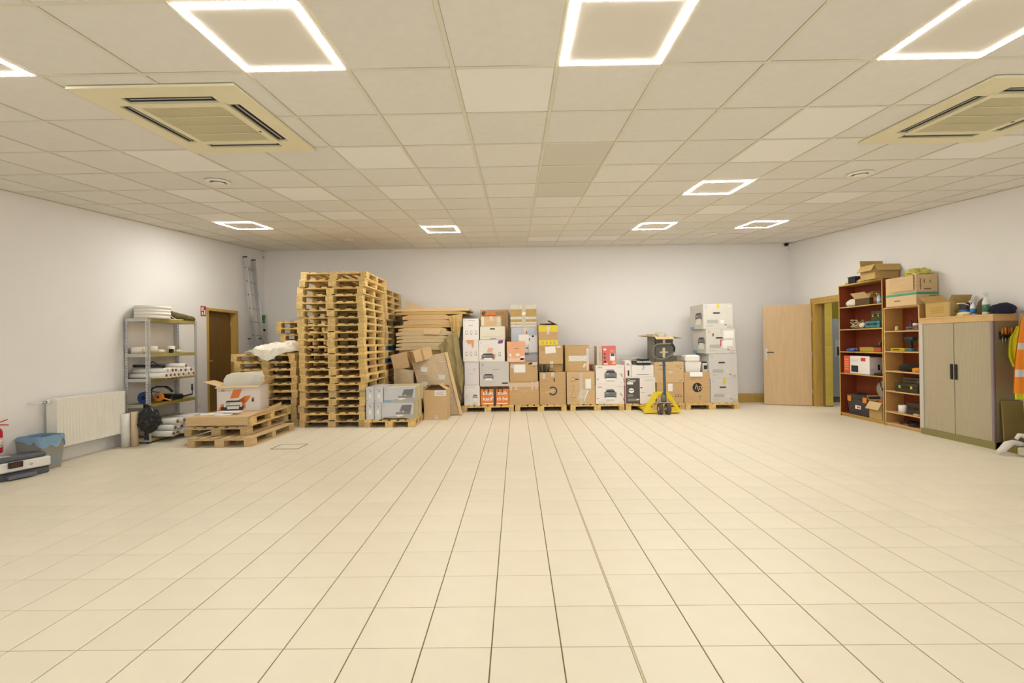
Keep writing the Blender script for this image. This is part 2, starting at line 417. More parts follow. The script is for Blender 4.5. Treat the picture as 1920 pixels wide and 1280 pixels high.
# right wall with door opening
RY0, RY1, RH = 8.28, 9.20, 2.12
rw = MB(); rw.box(XR, XR+.12, YF, RY0, -.06, WH); rw.box(XR, XR+.12, RY1, 10.6, -.06, WH); rw.box(XR, XR+.12, RY0, RY1, RH, WH)
struct(rw.build('wall_right', wallm))
# shop front behind the camera: piers, sill and lintel round three wide windows
fw = MB(); wins = [(-5.2, -1.9), (-1.55, 2.0), (2.35, 5.7)]
fw.box(XL-.2, XR+.12, YF-.2, YF, -.06, .12); fw.box(XL-.2, XR+.12, YF-.2, YF, 2.42, WH)
for a, b in ((XL-.2, -5.2), (-1.9, -1.55), (2.0, 2.35), (5.7, XR+.12)): fw.box(a, b, YF-.2, YF, .12, 2.42)
struct(fw.build('wall_front', wallm))
glass = bpy.data.materials.new('window_glass'); glass.use_nodes = True
nt = glass.node_tree; nt.nodes.clear(); go = nt.nodes.new('ShaderNodeOutputMaterial'); gm = nt.nodes.new('ShaderNodeMixShader'); gm.inputs[0].default_value = .06
gt = nt.nodes.new('ShaderNodeBsdfTransparent'); gg = nt.nodes.new('ShaderNodeBsdfGlossy'); gg.inputs['Roughness'].default_value = .02
nt.links.new(gt.outputs[0], gm.inputs[1]); nt.links.new(gg.outputs[0], gm.inputs[2]); nt.links.new(gm.outputs[0], go.inputs[0])
for i, (a, b) in enumerate(wins):
    f = MB(); f.box(a, b, YF-.12, YF-.06, .12, .19); f.box(a, b, YF-.12, YF-.06, 2.35, 2.42); f.box(a, a+.07, YF-.12, YF-.06, .19, 2.35); f.box(b-.07, b, YF-.12, YF-.06, .19, 2.35)
    w_ = struct(f.build('window_%d' % (i+1), mat('window_frame', '#55585c', .5)))
    p = MB(); p.box(a+.07, b-.07, YF-.095, YF-.089, .19, 2.35); p.build('pane', glass, w_)
    ld = bpy.data.lights.new('window_portal', 'AREA'); ld.shape = 'RECTANGLE'; ld.size = b-a; ld.size_y = 2.3
    try: ld.cycles.is_portal = True
    except Exception: pass
    lo = bpy.data.objects.new('window_portal', ld); COL.objects.link(lo); lo.location = ((a+b)/2, YF-.19, 1.27); lo.rotation_euler = (math.radians(90), 0, 0)

# ------------------------------------------------------------------ ceiling: slab, grid runners and lay-in tiles (falls towards the shop front)
CM, CX, CY = .5972, -2.7305, 2.577
CS = CM*math.cos(TILT)                    # pitch measured on the ground
def cz(y): return HC + TT*(y-YW)
def cpl(x, y, dz=0.0): return Vector((x, y, cz(y)+dz))
cb = MB(); ya, yb = YF-.1, 10.8
cb.add([(XL-.1,ya,cz(ya)+.05),(7.7,ya,cz(ya)+.05),(7.7,yb,cz(yb)+.05),(XL-.1,yb,cz(yb)+.05),(XL-.1,ya,cz(ya)+.15),(7.7,ya,cz(ya)+.15),(7.7,yb,cz(yb)+.15),(XL-.1,yb,cz(yb)+.15)],
       [(0,1,2,3),(7,6,5,4),(4,5,1,0),(5,6,2,1),(6,7,3,2),(7,4,0,3)])
ceiling = struct(cb.build('ceiling', plenum))
c0 = math.floor((XL-CX)/CM); c1 = math.ceil((XR-CX)/CM); q0 = math.floor((YF-CY)/CS); q1 = math.ceil((YW-CY)/CS)
LAMPS = [(2,-1),(5,-1),(8,-1),(-1,-1),(-3,7),(2,8),(8,4),(8,8),(11,8)]
ACS = [(-2.18, 3.245), (3.46, 3.315)]
WHITE = {(2,2),(2,4),(8,1),(8,2),(11,2),(11,5),(-1,2),(0,4),(-2,4),(-2,5),(-3,6),(-1,6),(0,6),(5,10),(6,10),(7,10),(9,6),(4,0)}
DARK = {(5,2),(5,3),(5,4)}
TH = .014
def ctile_mesh(w, d, m):
    k = ('c', round(w,3), round(d,3), m.name)
    if k not in shared:
        mb = MB(); mb.cbox(-w/2, w/2, -d/2, d/2, .004, .004+TH, .003); shared[k] = mb.mesh('ceiling_tile', m)
    return shared[k]
ct = []
for c in range(c0, c1):
    for q in range(q0, q1):
        if (c, q) in LAMPS: continue
        x0 = max(CX+c*CM+.011, XL+.001); x1 = min(CX+(c+1)*CM-.011, XR-.001)
        y0 = max(CY+q*CS+.011, YF+.001); y1 = min(CY+(q+1)*CS-.011, YW-.001)
        if x1-x0 < .03 or y1-y0 < .03: continue
        ct.append((vis_area((x0+x1)/2, (y0+y1)/2, cz((y0+y1)/2)), x0, x1, y0, y1, (c, q)))
ct.sort(key=lambda t: -t[0])
crest = MB()
for i, (ar, x0, x1, y0, y1, cq) in enumerate(ct):
    w, d = x1-x0, (y1-y0)/math.cos(TILT); xc, yc = (x0+x1)/2, (y0+y1)/2
    if i < 300 and ar > 0:
        link('ceiling_tile', ctile_mesh(w, d, ctile_w if cq in WHITE else ctile_d if cq in DARK else ctile), ceiling, cpl(xc, yc), (TILT,0,0))
    else: crest.box(-w/2, w/2, -d/2, d/2, .004, .004+TH, 0, Matrix.Translation(cpl(xc, yc)) @ Matrix.Rotation(TILT, 4, 'X'))
stuff(crest.build('ceiling_tiles', ctile, ceiling))
for c in range(c0+1, c1):
    x = CX+c*CM; L = (YW-YF)/math.cos(TILT)
    mb = MB(); mb.box(-.012, .012, -L/2+.002, L/2-.002, 0, .003); mb.box(-.001, .001, -L/2+.002, L/2-.002, .003, .03)
    mb.build('grid_runner', cgrid, ceiling, cpl(x, (YW+YF)/2), (TILT,0,0))
for q in range(q0+1, q1):
    y = CY+q*CS; mb = MB(); mb.box(XL+.002, XR-.002, -.012, .012, .0006, .0034); mb.build('grid_runner', cgrid, ceiling, cpl(0, y), (TILT,0,0))
# wall angles along the ceiling edge
for nm, x in (('left', XL+.011), ('right', XR-.011)):
    L = (YW-YF)/math.cos(TILT); mb = MB(); mb.box(-.0105, .0105, -L/2+.003, L/2-.003, -.002, .0035); mb.build('edge_angle', mat('edge_trim', '#cfc0a0', .6), ceiling, cpl(x, (YW+YF)/2), (TILT,0,0))

# ------------------------------------------------------------------ ceiling lamps
led_near = mat('led_strip_dimmed', (1.0, .985, .94), .5, emit=LED*.8); led_far = mat('led_strip', (1.0, .985, .94), .5, emit=LED*1.75)  # front strips set dimmer, rear ones stronger, to even the room's brightness
lampw = mat('lamp_panel', '#ece5da', .6)
lamp_lab = {(2,-1):'square light frame nearest the left ceiling air conditioner', (5,-1):'square light frame at the top centre of the ceiling', (8,-1):'square light frame cut by the top right corner, over the right air conditioner',
 (-1,-1):'square light frame cut off at the left edge of the ceiling', (-3,7):'small square light frame far back, above the aluminium ladder corner', (2,8):'small square light frame far back, above the cardboard pile',
 (8,4):'square light frame midway back on the right of the ceiling', (8,8):'small square light frame far back, above the yellow pallet truck', (11,8):'small square light frame far back, nearest the black dome camera'}
for k, (c, q) in enumerate(LAMPS):
    x, y = CX+(c+.5)*CM, CY+(q+.5)*CS
    t = thing('ceiling_lamp', lamp_lab.get((c,q), 'square light frame behind the viewer near the shop window'), 'ceiling lamp', cpl(x, y), 0, 'square frame lamps in the ceiling'); t.rotation_euler = (TILT,0,0)
    a = CM/2-.013; b = a-.036; mb = MB(); mb.box(-b+.001, b-.001, -b+.001, b-.001, .001, .012); mb.build('panel', lampw, t)
    for i in range(4):
        mb = MB(); mb.box(-a, a if i % 2 == 0 else a, -a, -b, -.0015, .010)
        if i % 2: mb = MB(); mb.box(-b, b, -a, -b, -.0015, .010)
        mb.build('light_strip', led_near if q < 0 else led_far, t, None, (0, 0, i*math.pi/2))

# ------------------------------------------------------------------ air-conditioning cassettes
acm = mat('aged_white_plastic', '#eee5c2', .5, var=.03, scale=3)
acg = mat('air_grille', '#6f6748', .7); acd = mat('duct_dark', '#0d0c10', .7); acv = mat('vane', '#b9b5ae', .5)
def cassette(x, y, w, d, label):
    t = thing('air_conditioner', label, 'air conditioner', cpl(x, y, -.001), 0, 'ceiling cassette air conditioners'); t.rotation_euler = (TILT,0,0)
    a, b = w/2, d/2; zo, zi = -.016, -.0005          # lower face of the frame, ceiling side
    so, sh = .15, .040                               # slot centre from the edge (share of the side), slot half width
    X = [-a, -a+so*w-sh, -a+so*w+sh, a-so*w-sh, a-so*w+sh, a]; Y = [-b, -b+so*d-sh, -b+so*d+sh, b-so*d-sh, b-so*d+sh, b]; lx, ly = .285*w, .285*d
    mb = MB()
    def plate(x0, x1, y0, y1): mb.box(x0, x1, y0, y1, zo, zi)
    plate(-a, a, Y[0], Y[1]); plate(-a, a, Y[4], Y[5]); plate(X[0], X[1], Y[1], Y[4]); plate(X[4], X[5], Y[1], Y[4])
    for y0, y1 in ((Y[1], Y[2]), (Y[3], Y[4])): plate(X[1], -lx, y0, y1); plate(lx, X[4], y0, y1)
    for x0, x1 in ((X[1], X[2]), (X[3], X[4])): plate(x0, x1, Y[2], -ly); plate(x0, x1, ly, Y[3])
    mb.build('frame', acm, t)
    mb = MB(); gx, gy = .262*w, .265*d
    mb.box(X[2], X[3], Y[2], -gy, -.020, zi); mb.box(X[2], X[3], gy, Y[3], -.020, zi); mb.box(X[2], -gx, -gy, gy, -.020, zi); mb.box(gx, X[3], -gy, gy, -.020, zi)
    inn = mb.build('intake_panel', acm, t)
    mb = MB(); mb.box(gx+.012, gx+.027, gy*.35, gy*.35+.022, -.0215, -.020); mb.build('status_light', acd, inn)
    mb = MB(); mb.box(-gx, gx, -gy, gy, -.008, zi); gr = mb.build('intake_grille', acg, t)
    n = 44; mb = MB()
    for i in range(n): x_ = -gx+2*gx*(i+.5)/n; mb.box(x_-.0022, x_+.0022, -gy, gy, -.0165, -.008)
    stuff(mb.build('grille_slats', acm, gr))
    for i in (1, 2, 3):
        y_ = -gy+2*gy*i/4; mb = MB(); mb.box(-gx, gx, y_-.004, y_+.004, -.0195, -.0185); mb.build('grille_bar', acm, gr)
    for x0, x1, y0, y1 in ((-lx, lx, Y[1], Y[2]), (-lx, lx, Y[3], Y[4]), (X[1], X[2], -ly, ly), (X[3], X[4], -ly, ly)):
        mb = MB(); mb.box(x0, x1, y0, y1, -.003, zi); o = mb.build('air_outlet', acd, t)
        mb = MB(); xm, ym = (x0+x1)/2, (y0+y1)/2
        if x1-x0 > y1-y0: mb.box(x0+.03, x1-.03, ym-.006, ym+.006, -.008, -.0055)
        else: mb.box(xm-.006, xm+.006, y0+.03, y1-.03, -.008, -.0055)
        mb.build('vane', acv, o)
cassette(ACS[0][0], ACS[0][1], 1.02, 1.12, 'square ceiling air conditioner on the left with cream grille and dark outlets')
cassette(ACS[1][0], ACS[1][1], 1.06, 1.10, 'square ceiling air conditioner at the right edge, above the tool shelves')
# round air valves
for u, v, lb in ((409,340,'round white air valve in the ceiling behind the left air conditioner'), (1613,325,'round white air valve in the ceiling in front of the right air conditioner'),
                 (651,448,'tiny round white air valve far back above the tall pallet stack'), (1331,438,'tiny round white air valve far back between two light frames')):
    d = ray(u, v); tt = (HC-TT*YW-H)/(d.z-TT*d.y); p = EYE+d*tt
    t = thing('air_valve', lb, 'air valve', cpl(p.x, p.y), 0, 'round air valves in the ceiling'); t.rotation_euler = (TILT,0,0)
    mb = MB(); mb.lathe([(.072,.0),(.075,-.012),(.105,-.022),(.118,-.012),(.12,-.001)], n=28); mb.build('ring', enamel, t)
    mb = MB(); mb.lathe([(.0,-.032),(.055,-.030),(.066,-.02),(.05,-.012),(.0,-.01)], n=24); mb.build('valve_disc', enamel, t)
    mb = MB(); mb.cyl((0,0,-.004),(0,0,-.001),.074,n=24); mb.build('duct_opening', acd, t)
# corner devices
p = ony(1475, 459, YW-.06); t = thing('dome_camera', 'small black dome camera under the ceiling in the right rear corner', 'camera', (p.x, YW-.045, p.z))
mb = MB(); mb.lathe([(0,.045),(.03,.04),(.045,.015),(.045,0)][::-1], n=16); mb.cyl((0,0,.0),(0,0,-.02),.03); mb.build('housing', bplast, t); mb = MB(); mb.box(.05,.1,-.02,.04,-.1,.03); mb.box(.04,.06,0,.02,-.01,.01); mb.build('junction_box', wplast, t)
p = ony(491, 478, YW-.05); t = thing('motion_sensor', 'small white motion sensor high in the left rear corner', 'sensor', (p.x+.03, YW-.002, p.z-.04))
mb = MB(); mb.cbox(-.035,.035,-.05,0,-.05,.06,.01); mb.build('case', wplast, t); mb = MB(); mb.box(-.025,.025,-.053,-.05,-.035,.01); mb.build('lens', inkl, t)

# ------------------------------------------------------------------ doors
# left door: dark leaf set back in an oak-lined opening
d1 = thing('door_1', 'dark brown door in the left wall beside the steel shelving', 'door', (XL, DY0, 0)); d1['kind'] = 'structure'
mb = MB(); mb.box(-.2,.012,0,.05,0,DH); mb.box(-.2,.012,DY1-DY0-.05,DY1-DY0,0,DH); mb.box(-.2,.012,.05,DY1-DY0-.05,DH-.05,DH); mb.build('frame', doorwood, d1)
mb = MB(); mb.cbox(-.15,-.108,.052,DY1-DY0-.052,.008,DH-.052,.003); lf = mb.build('leaf', darkdoor, d1)
for z in (.3, 1.05, 1.8): mb = MB(); mb.cyl((-.104,DY1-DY0-.058,z-.05),(-.104,DY1-DY0-.058,z+.05),.007,n=8); mb.build('hinge', steel, lf)
mb = MB(); mb.box(-.107,-.1,.09,.13,.98,1.2); mb.cyl((-.1,.11,1.1),(-.06,.11,1.1),.008,n=8); mb.cyl((-.06,.11,1.1),(-.06,.23,1.1),.008,n=8); mb.build('handle', steel, lf)
# right doorway: frame, tiled room beyond
d2 = thing('door_2', 'pale maple door standing open against the back wall, with oak frame', 'door', (XR, RY0, 0)); d2['kind'] = 'structure'
RW = RY1-RY0
mb = MB(); mb.box(-.015,.13,0,.07,0,RH); mb.box(-.015,.13,RW-.07,RW,0,RH); mb.box(-.015,.13,.07,RW-.07,RH-.07,RH)
mb.box(-.025,-.0005,-.05,.02,0,RH+.05); mb.box(-.025,-.0005,RW-.02,RW+.05,0,RH+.05); mb.box(-.025,-.0005,.02,RW-.02,RH-.02,RH+.05); mb.build('frame', doorwood, d2)
hg = Vector((XR-.045, RY1-.0, 0)); en = Vector((5.165, 9.50, 0)); dv = en-hg; ang = math.atan2(dv.y, dv.x)
lf = thing('leaf', '', '', (0,0,0)); del lf['label'], lf['category']; lf.parent = d2; lf.location = hg-Vector((XR, RY0, 0)); lf.rotation_euler = (0,0,ang)
W_ = dv.length
mb = MB(); mb.cbox(0, W_, -.02, .02, .01, 2.06, .003); panel = mb.mesh('leaf', maple)
bpy.data.objects.remove(lf); lf = link('leaf', panel, d2, hg-Vector((XR, RY0, 0)), (0,0,ang))
mb = MB(); mb.cbox(W_-.075, W_-.035, .02, .027, .93, 1.17, .002); mb.cyl((W_-.055,.027,1.09),(W_-.055,.06,1.09),.008,n=10); hp = mb.build('handle_plate', steel, lf)
mb = MB(); mb.cyl((W_-.055,.06,1.09),(W_-.18,.06,1.09),.009,n=10); mb.build('lever', bplast, hp)
for z in (.28, 1.05, 1.75): mb = MB(); mb.cyl((-.01,.0,z-.05),(-.01,.0,z+.05),.009,n=8); mb.build('hinge', steel, lf)
# room beyond the right doorway
KX = 7.55
mb = MB(); mb.box(XR+.12, KX+.1, 10.6, 10.7, 0, 4); struct(mb.build('wall_kitchen_back', mat('kitchen_wall', '#c9b84e', .6, var=.05)))
mb = MB(); mb.box(KX, KX+.1, 6.0, 10.6, 0, 4); struct(mb.build('wall_kitchen_side', mat('kitchen_wall2', '#b8c0c4', .6)))
mb = MB(); mb.box(XR+.12, KX+.1, 5.9, 6.0, 0, WH); struct(mb.build('wall_kitchen_front', wallm))
# tiled far jamb of the doorway: a wing wall clad with yellow tiles, facing the camera
mb = MB(); mb.box(XR+.132, XR+.282, 9.06, 9.18, 0, 2.5); wing = struct(mb.build('wall_kitchen_wing', grout))
tm = MB(); tm.cbox(.001, .147, -.008, 0, .001, .199, .002); tme = tm.mesh('wall_tile', ltile)
for i in range(1):
    for k in range(12): link('wall_tile', tme, wing, (XR+.132+i*.149, 9.06, .02+k*.2))
# fridge
p0 = thing('fridge', 'tall silver fridge with water dispenser seen through the right doorway', 'fridge', (7.02, 9.9, 0))
silver = mat('silver_fridge', '#aab0b8', .4, metal=.2)
mb = MB(); mb.cbox(-.34,.45,-.2,.45,.1,1.78,.01); mb.build('body', bplast, p0)
for x0, x1 in ((-.335, .05), (.06, .445)):
    mb = MB(); mb.cbox(x0, x1, -.26, -.202, .12, 1.775, .012); dr = mb.build('fridge_door', silver, p0)
    if x0 < 0:
        mb = MB(); mb.cbox(x0+.06, x1-.04, -.268, -.26, .98, 1.33, .003); ds = mb.build('water_dispenser', mat('dispenser_panel', '#c4c8cc', .3), dr)
        mb = MB(); mb.box(x0+.1, x1-.08, -.27, -.268, 1.0, 1.18); mb.build('dispenser_recess', dplast, dr)
    mb = MB(); mb.cyl((.03 if x0 < 0 else .085, -.3, .5), (.03 if x0 < 0 else .085, -.3, 1.6), .012, n=10); mb.build('handle', chrome, dr)
mb = MB(); mb.box(-.335,.445,-.22,-.2,.0,.1); mb.build('base_grille', gplast, p0)
# unseen kitchen lamp, added to brighten the doorway
t = thing('kitchen_fill_lamp', 'unseen flat lamp added to light the room beyond the right doorway', 'ceiling lamp', (6.9, 8.5, 3.2))
mb = MB(); mb.cbox(-.2,.2,-.2,.2,0,.04,.01); mb.build('housing', wplast, t); mb = MB(); mb.box(-.18,.18,-.18,.18,-.006,0); mb.build('diffuser', mat('kitchen_fill_diffuser', (1,.93,.8), .5, emit=40.0), t)
mb = MB(); mb.cyl((0,0,.04),(0,0,cz(8.5)-3.2+.048),.01,n=8); mb.build('rod', steel, t)
# sign, socket, radiator, timber on the wall
a = onx(376, 573, XL); b = onx(386, 593, XL)
t = thing('fire_sign', 'small red fire extinguisher sign beside the dark left door', 'sign', (XL+.001, a.y, b.z)); W_, H_ = b.y-a.y, a.z-b.z
mb = MB(); mb.box(0,.003,0,W_,0,H_); mb.build('plate', mat('sign_red', '#b01f26', .4), t)
mb = MB(); mb.box(.003,.004,W_*.12,W_*.34,H_*.5,H_*.88); mb.box(.003,.004,W_*.42,W_*.5,H_*.55,H_*.92); mb.box(.003,.004,W_*.15,W_*.45,H_*.12,H_*.4); mb.box(.003,.004,W_*.6,W_*.85,H_*.12,H_*.62); mb.build('pictogram', inkw, t)
for u, v, lb in ((372,757,'white wall socket low on the left wall between shelving and door'), (55,822,'white wall socket behind the grey waste bin')):
    p = onx(u, v, XL); t = thing('wall_socket', lb, 'socket', (XL+.001, p.y, p.z), 0, 'sockets on the left wall')
    mb = MB(); mb.cbox(0,.012,-.04,.04,-.04,.04,.004); mb.build('plate', wplast, t)
    mb = MB(); mb.pipe((.012,0,0),(.02,0,0),.03,.024,mi=0); mb.build('socket_rim', wplast, t)
RA, RB, RXf = 5.245, 6.17, -5.385
z1_ = ony(100, 748, RA).z; z0_ = ony(102, 843, RA).z
t = thing('radiator', 'white ribbed panel radiator on the left wall', 'radiator', (XL, RA, z0_)); hh = z1_-z0_; dd = RXf-XL; LL = RB-RA
def ribf(u, v):
    y = u*LL; ph = (y/LL*24) % 1; prof = .5-.5*math.cos(2*math.pi*ph); e = min(1, min(v, 1-v)*14)
    return (dd - .014*max(0, 1-prof*1.6)*e, y, .02+v*(hh-.04))
mb = MB(); mb.sheet(ribf, 240, 10); mb.build('ribbed_panel', enamel, t)
mb = MB(); mb.box(.045,dd-.016,.004,LL-.004,.02,hh-.03); mb.build('core', enamel, t)
mb = MB(); mb.box(.04,dd+.001,.0,LL,hh-.02,hh); mb.build('top_grille', enamel, t)
for y in (0, LL-.004): mb = MB(); mb.box(.04,dd,y,y+.004,.01,hh-.02); mb.build('side_cover', enamel, t)
for y in (.2, LL-.2): mb = MB(); mb.box(.0,.045,y-.02,y+.02,.1,hh-.1); mb.build('wall_bracket', enamel, t)
mb = MB(); mb.tube([(.0,-.16,hh-.03),(.05,-.16,hh-.03),(.09,-.15,hh-.03),(.09,-.05,hh-.03)],.009); mb.build('pipe', enamel, t)
mb = MB(); mb.cyl((.09,-.05,hh-.03),(.09,-.09,hh-.03),.016); vb_ = mb.build('valve', chrome, t); mb = MB(); mb.cyl((.09,-.001,hh-.03),(.09,-.05,hh-.03),.022,.018); mb.build('valve_head', wplast, t)
# planks lying along the back wall, behind the open door
a = ony(1384, 752, YW-.08); b = ony(1434, 752, YW-.08)
for k, (lb, z, off) in enumerate((('lower squared timber lying along the back wall by the maple door', .001, 0), ('upper squared timber lying along the back wall by the maple door', .092, .02))):
    mb = MB(); mb.cbox(0, 1.05, 0, .075, 0, .09, .003); o = mb.build('timber_beam', doorwood, None, (a.x-.02-off, YW-.082, z)); tag(o, lb, 'timber', 'timbers along the back wall')
# ------------------------------------------------------------------ pallets
PH = .1225
_pm = {}
def pbox(key, w, d, h, m):
    k = (key, round(w,3), round(d,3), m.name)
    if k not in _pm: mb = MB(); mb.cbox(-w/2, w/2, -d/2, d/2, -h/2, h/2, .0022); _pm[k] = mb.mesh(key, m)
    return _pm[k]
def pallet(x, y, z, w, d, rz, label, group, style='new', nd=7, seed=0):
    """flat wooden pallet, deck boards running in y: bottom boards, nine blocks, three cross boards, deck"""
    rnd = random.Random(seed*131+7)
    my, mx, mb_ = {'new':(wood_y, wood_x, wood_b), 'old':(wood_o, wood_o, wood_o), 'blue':(wood_o, blue_w, blue_w), 'red':(wood_o, red_w, red_w)}[style]
    t = thing('pallet', label, 'pallet', (x, y, z), rz, group)
    b, bl = .018, .0665
    for i in (-1, 0, 1):
        bwid = .1 if i else .13
        link('bottom_board', pbox('bottom_board', bwid, d, b, my), t, (i*(w/2-.05), 0, b/2))
        for j in (-1, 0, 1): link('block', pbox('block', .1 if i else .13, .1 if j == 0 else .14, bl, mb_), t, (i*(w/2-.05 if i else 0), j*(d/2-(.07 if j else 0)), b+bl/2))
    for j in (-1, 0, 1): link('cross_board', pbox('cross_board', w, .14 if j else .1, .018, mx), t, (0, j*(d/2-(.07 if j else 0)), b+bl+.009))
    step = (w-.1)/(nd-1)
    for i in range(nd):
        bwid = .125 if i in (0, nd-1) else (.095 if rnd.random() < .7 else .12)
        xx = -w/2+.05+i*step; xx = max(-w/2+bwid/2, min(w/2-bwid/2, xx))
        link('deck_board', pbox('deck_board', bwid, d, .02, my), t, (xx, rnd.uniform(-.004,.004), b+bl+.018+.01))
    return t
# tall stack
rn = random.Random(3)
for i in range(21):
    dx = rn.uniform(-.018, .018) + (.045 if i == 6 else 0) + (-.01 if 9 < i < 18 else .0) + (.03 if i > 18 else 0)
    pallet(-3.055+dx, 7.44+.6+rn.uniform(-.015,.015), i*PH+.0005, 1.09+rn.uniform(-.01,.01), 1.2, rn.uniform(-.008,.008),
           ('topmost' if i == 20 else ORD[i]) + (' pallet of the tall front stack of pale pallets' if i == 20 else ' pallet from the floor in the tall front pallet stack'), 'pallets in the tall front stack', 'new' if i > 4 or i % 2 else 'old', 7 if i % 3 else 6, i)
# stack behind it, reaching out to its right, some painted
st = {7:'red', 8:'blue', 10:'blue', 6:'new', 12:'old', 14:'old'}
for i in range(20):
    pallet(-3.05+rn.uniform(-.02,.02), 8.70+.6+rn.uniform(-.01,.01), i*PH+.0005, 1.09, 1.2, rn.uniform(-.006,.006),
           ('topmost pallet of the stack against the back wall behind the tall stack' if i == 19 else ORD[i]+' pallet from the floor in the stack behind the tall one' + {'blue':', painted blue','red':', painted reddish'}.get(st.get(i), '')), 'pallets in the rear stack', st.get(i, 'new'), 7, 40+i)
# low rear stack to the left
for i in range(15):
    pallet(-4.12+(-.04 if i in (13,14) else .03)+rn.uniform(-.012,.012), 8.70+.6, i*PH+.0005, .95, 1.2, 0,
           ('topmost' if i == 14 else ORD[i])+' pallet of the shorter rear stack peeping out left of the tall stack', 'pallets in the shorter rear stack', 'new', 6, 70+i)
# stack carrying the crumpled film, left of the tall stack
for i in range(10):
    pallet(-4.215+(-.035 if i == 9 else 0)+rn.uniform(-.02,.02), 7.55+.56, i*PH+.0005, 1.05+(.03 if i == 9 else 0), 1.1, rn.uniform(-.01,.01),
           ('topmost' if i == 9 else ORD[i])+' pallet of the waist-high stack under the crumpled film', 'pallets in the waist-high stack', 'new' if i > 3 else 'old', 7, 90+i)
# three pallets in front of it
PF = []
for i, (x, y, rz, stl, lb) in enumerate(((-4.03, 6.66, .0, 'old', 'bottom pallet of the low pile in front of the dark door'), (-4.19, 6.82, .015, 'old', 'middle pallet of the low pile in front of the dark door'), (-4.16, 6.86, .02, 'new', 'top pallet of the low pile, under the flattened cardboard'))):
    PF.append(pallet(x, y, i*PH+.0005, .87, 1.17, rz, lb, 'pallets in the low pile', stl, 6, 120+i))
# pallet with the shrink-wrapped printer boxes
pallet(-2.10, 7.39+.36, .0005, .82, .72, 0, 'single pallet under the silver printer boxes, right of the tall stack', 'pallets along the back row', 'new', 6, 130)
# row along the back wall
ROWS = []
for i, (u0, u1, v, yf) in enumerate(((866,963.5,772,8.93),(966,1062.5,771,8.93),(1070,1171,769.5,8.93),(1174,1284.5,769,8.90),(1286,1387,767,8.90))):
    a = ony(u0, v, yf).x; b = ony(u1, v, yf).x
    pallet((a+b)/2, yf+.475, .0005, b-a, .95, 0, ['pallet under the white and orange boxes, leftmost of the back row','pallet of the back row under the tape-wrapped cartons','middle pallet of the back row, under the printed printer cartons','pallet of the back row straddled by the yellow truck','rightmost pallet of the back row, under the grey printer boxes'][i], 'pallets along the back row', 'new', 8, 140+i)
    ROWS.append((a, b, yf))
# ------------------------------------------------------------------ cartons of the back row
ZP = PH+.0012
GB = 'cartons in the back row'
def ppic(o, u0, v0, u1, v1, body=None, side='front', name='printed_picture'):
    """little printed picture of a printer: body, lid, tray, paper"""
    w = u1-u0; h = v1-v0; b = body or inkg; P = []
    P.append((0, R4(u0, v0+.25*h, u1, v0+.8*h))); P.append((1, [(u0+.08*w,v0+.8*h),(u1-.08*w,v0+.8*h),(u1-.16*w,v1),(u0+.16*w,v1)]))
    P.append((1, R4(u0+.12*w, v0+.3*h, u1-.12*w, v0+.45*h))); P.append((2, R4(u0+.18*w, v0, u1-.18*w, v0+.36*h))); P.append((3, R4(u0+.1*w, v0+.6*h, u0+.32*w, v0+.72*h)))
    return decal(o, P, [b, dplast, paper, inkl], name, side, .0018)
def phones(o, v):
    P = []
    for i in range(3):
        u = .15+i*.3; P.append((0, R4(u, v, u+.13, v+.17))); P.append((1, R4(u+.018, v+.03, u+.112, v+.145)))
    decal(o, P, [inkg, paper], 'printed_picture', 'front', .0016)
def small_lines(o, u, v, n=3, w=.3, m=None, side='front', dv=.05, h=.014):
    decal(o, [(0, R4(u, v-i*dv, u+w*(1-.2*(i % 2)), v-i*dv+h)) for i in range(n)], m or inkl, 'printed_lines', side, .0016)
# column 1: slim white boxes
y = 8.965
x0,x1,z0,z1 = bx(870.3,899.6,723,762.8,y,ZP); o = carton('printer_box','slim white printer box, lowest of the white column left of the orange bag','box',x0,x1,y,.52,z0,z1,whitecard,group=GB); hp_logo(o,.14,.93,.016,inkl,whitecard,ring=True); small_lines(o,.3,.92,1,.42); ppic(o,.55,.3,.85,.55,inkl); small_lines(o,.1,.5,4,.1); small_lines(o,.55,.12,2,.3,ink,dv=.08)
t1 = z1
x0,x1,z0,z1 = bx(871,898.1,677.4,722.4,y+.01,t1); o = carton('printer_box','slim pale lilac printer box, second in the white column','box',x0,x1,y+.01,.5,z0,z1,mat('lilac_carton','#e6dfdf',.6),group=GB); small_lines(o,.6,.7,3,.22); small_lines(o,.3,.48,1,.36); small_lines(o,.05,.03,1,.85,inkl)
t1 = z1
x0,x1,z0,z1 = bx(868,897.3,637,676.9,y-.005,t1); o = carton('printer_box','slim white printer box with a torn orange patch, third in the white column','box',x0,x1,y-.005,.5,z0,z1,whitecard,group=GB); phones(o,.28); hp_logo(o,.13,.9,.014,inkl,whitecard,ring=True)
decal(o,[(0,[(.2,.99),(.72,.99),(.7,.72),(.6,.6),(.52,.85),(.35,.78)])],mat('torn_orange','#e3a56f',.8),'torn_patch')
t1 = z1
x0,x1,z0,z1 = bx(868,897.8,597,636.1,y-.005,t1); o = carton('printer_box','slim white printer box with three phone pictures, topmost of the white column','box',x0,x1,y-.005,.5,z0,z1,whitecard,group=GB); phones(o,.26); hp_logo(o,.13,.9,.014,inkl,whitecard,ring=True); small_lines(o,.28,.9,1,.48,inkg); small_lines(o,.36,.66,1,.28,ink)
# boxes half hidden behind the white column
x0,x1,z0,z1 = bx(857,872,628,690,9.5,ZP); carton('printer_box','pale box half hidden behind the white column, beside the grey blanket','box',x0-.05,x1,9.49,.35,z0,z1,greycard2,group=GB)
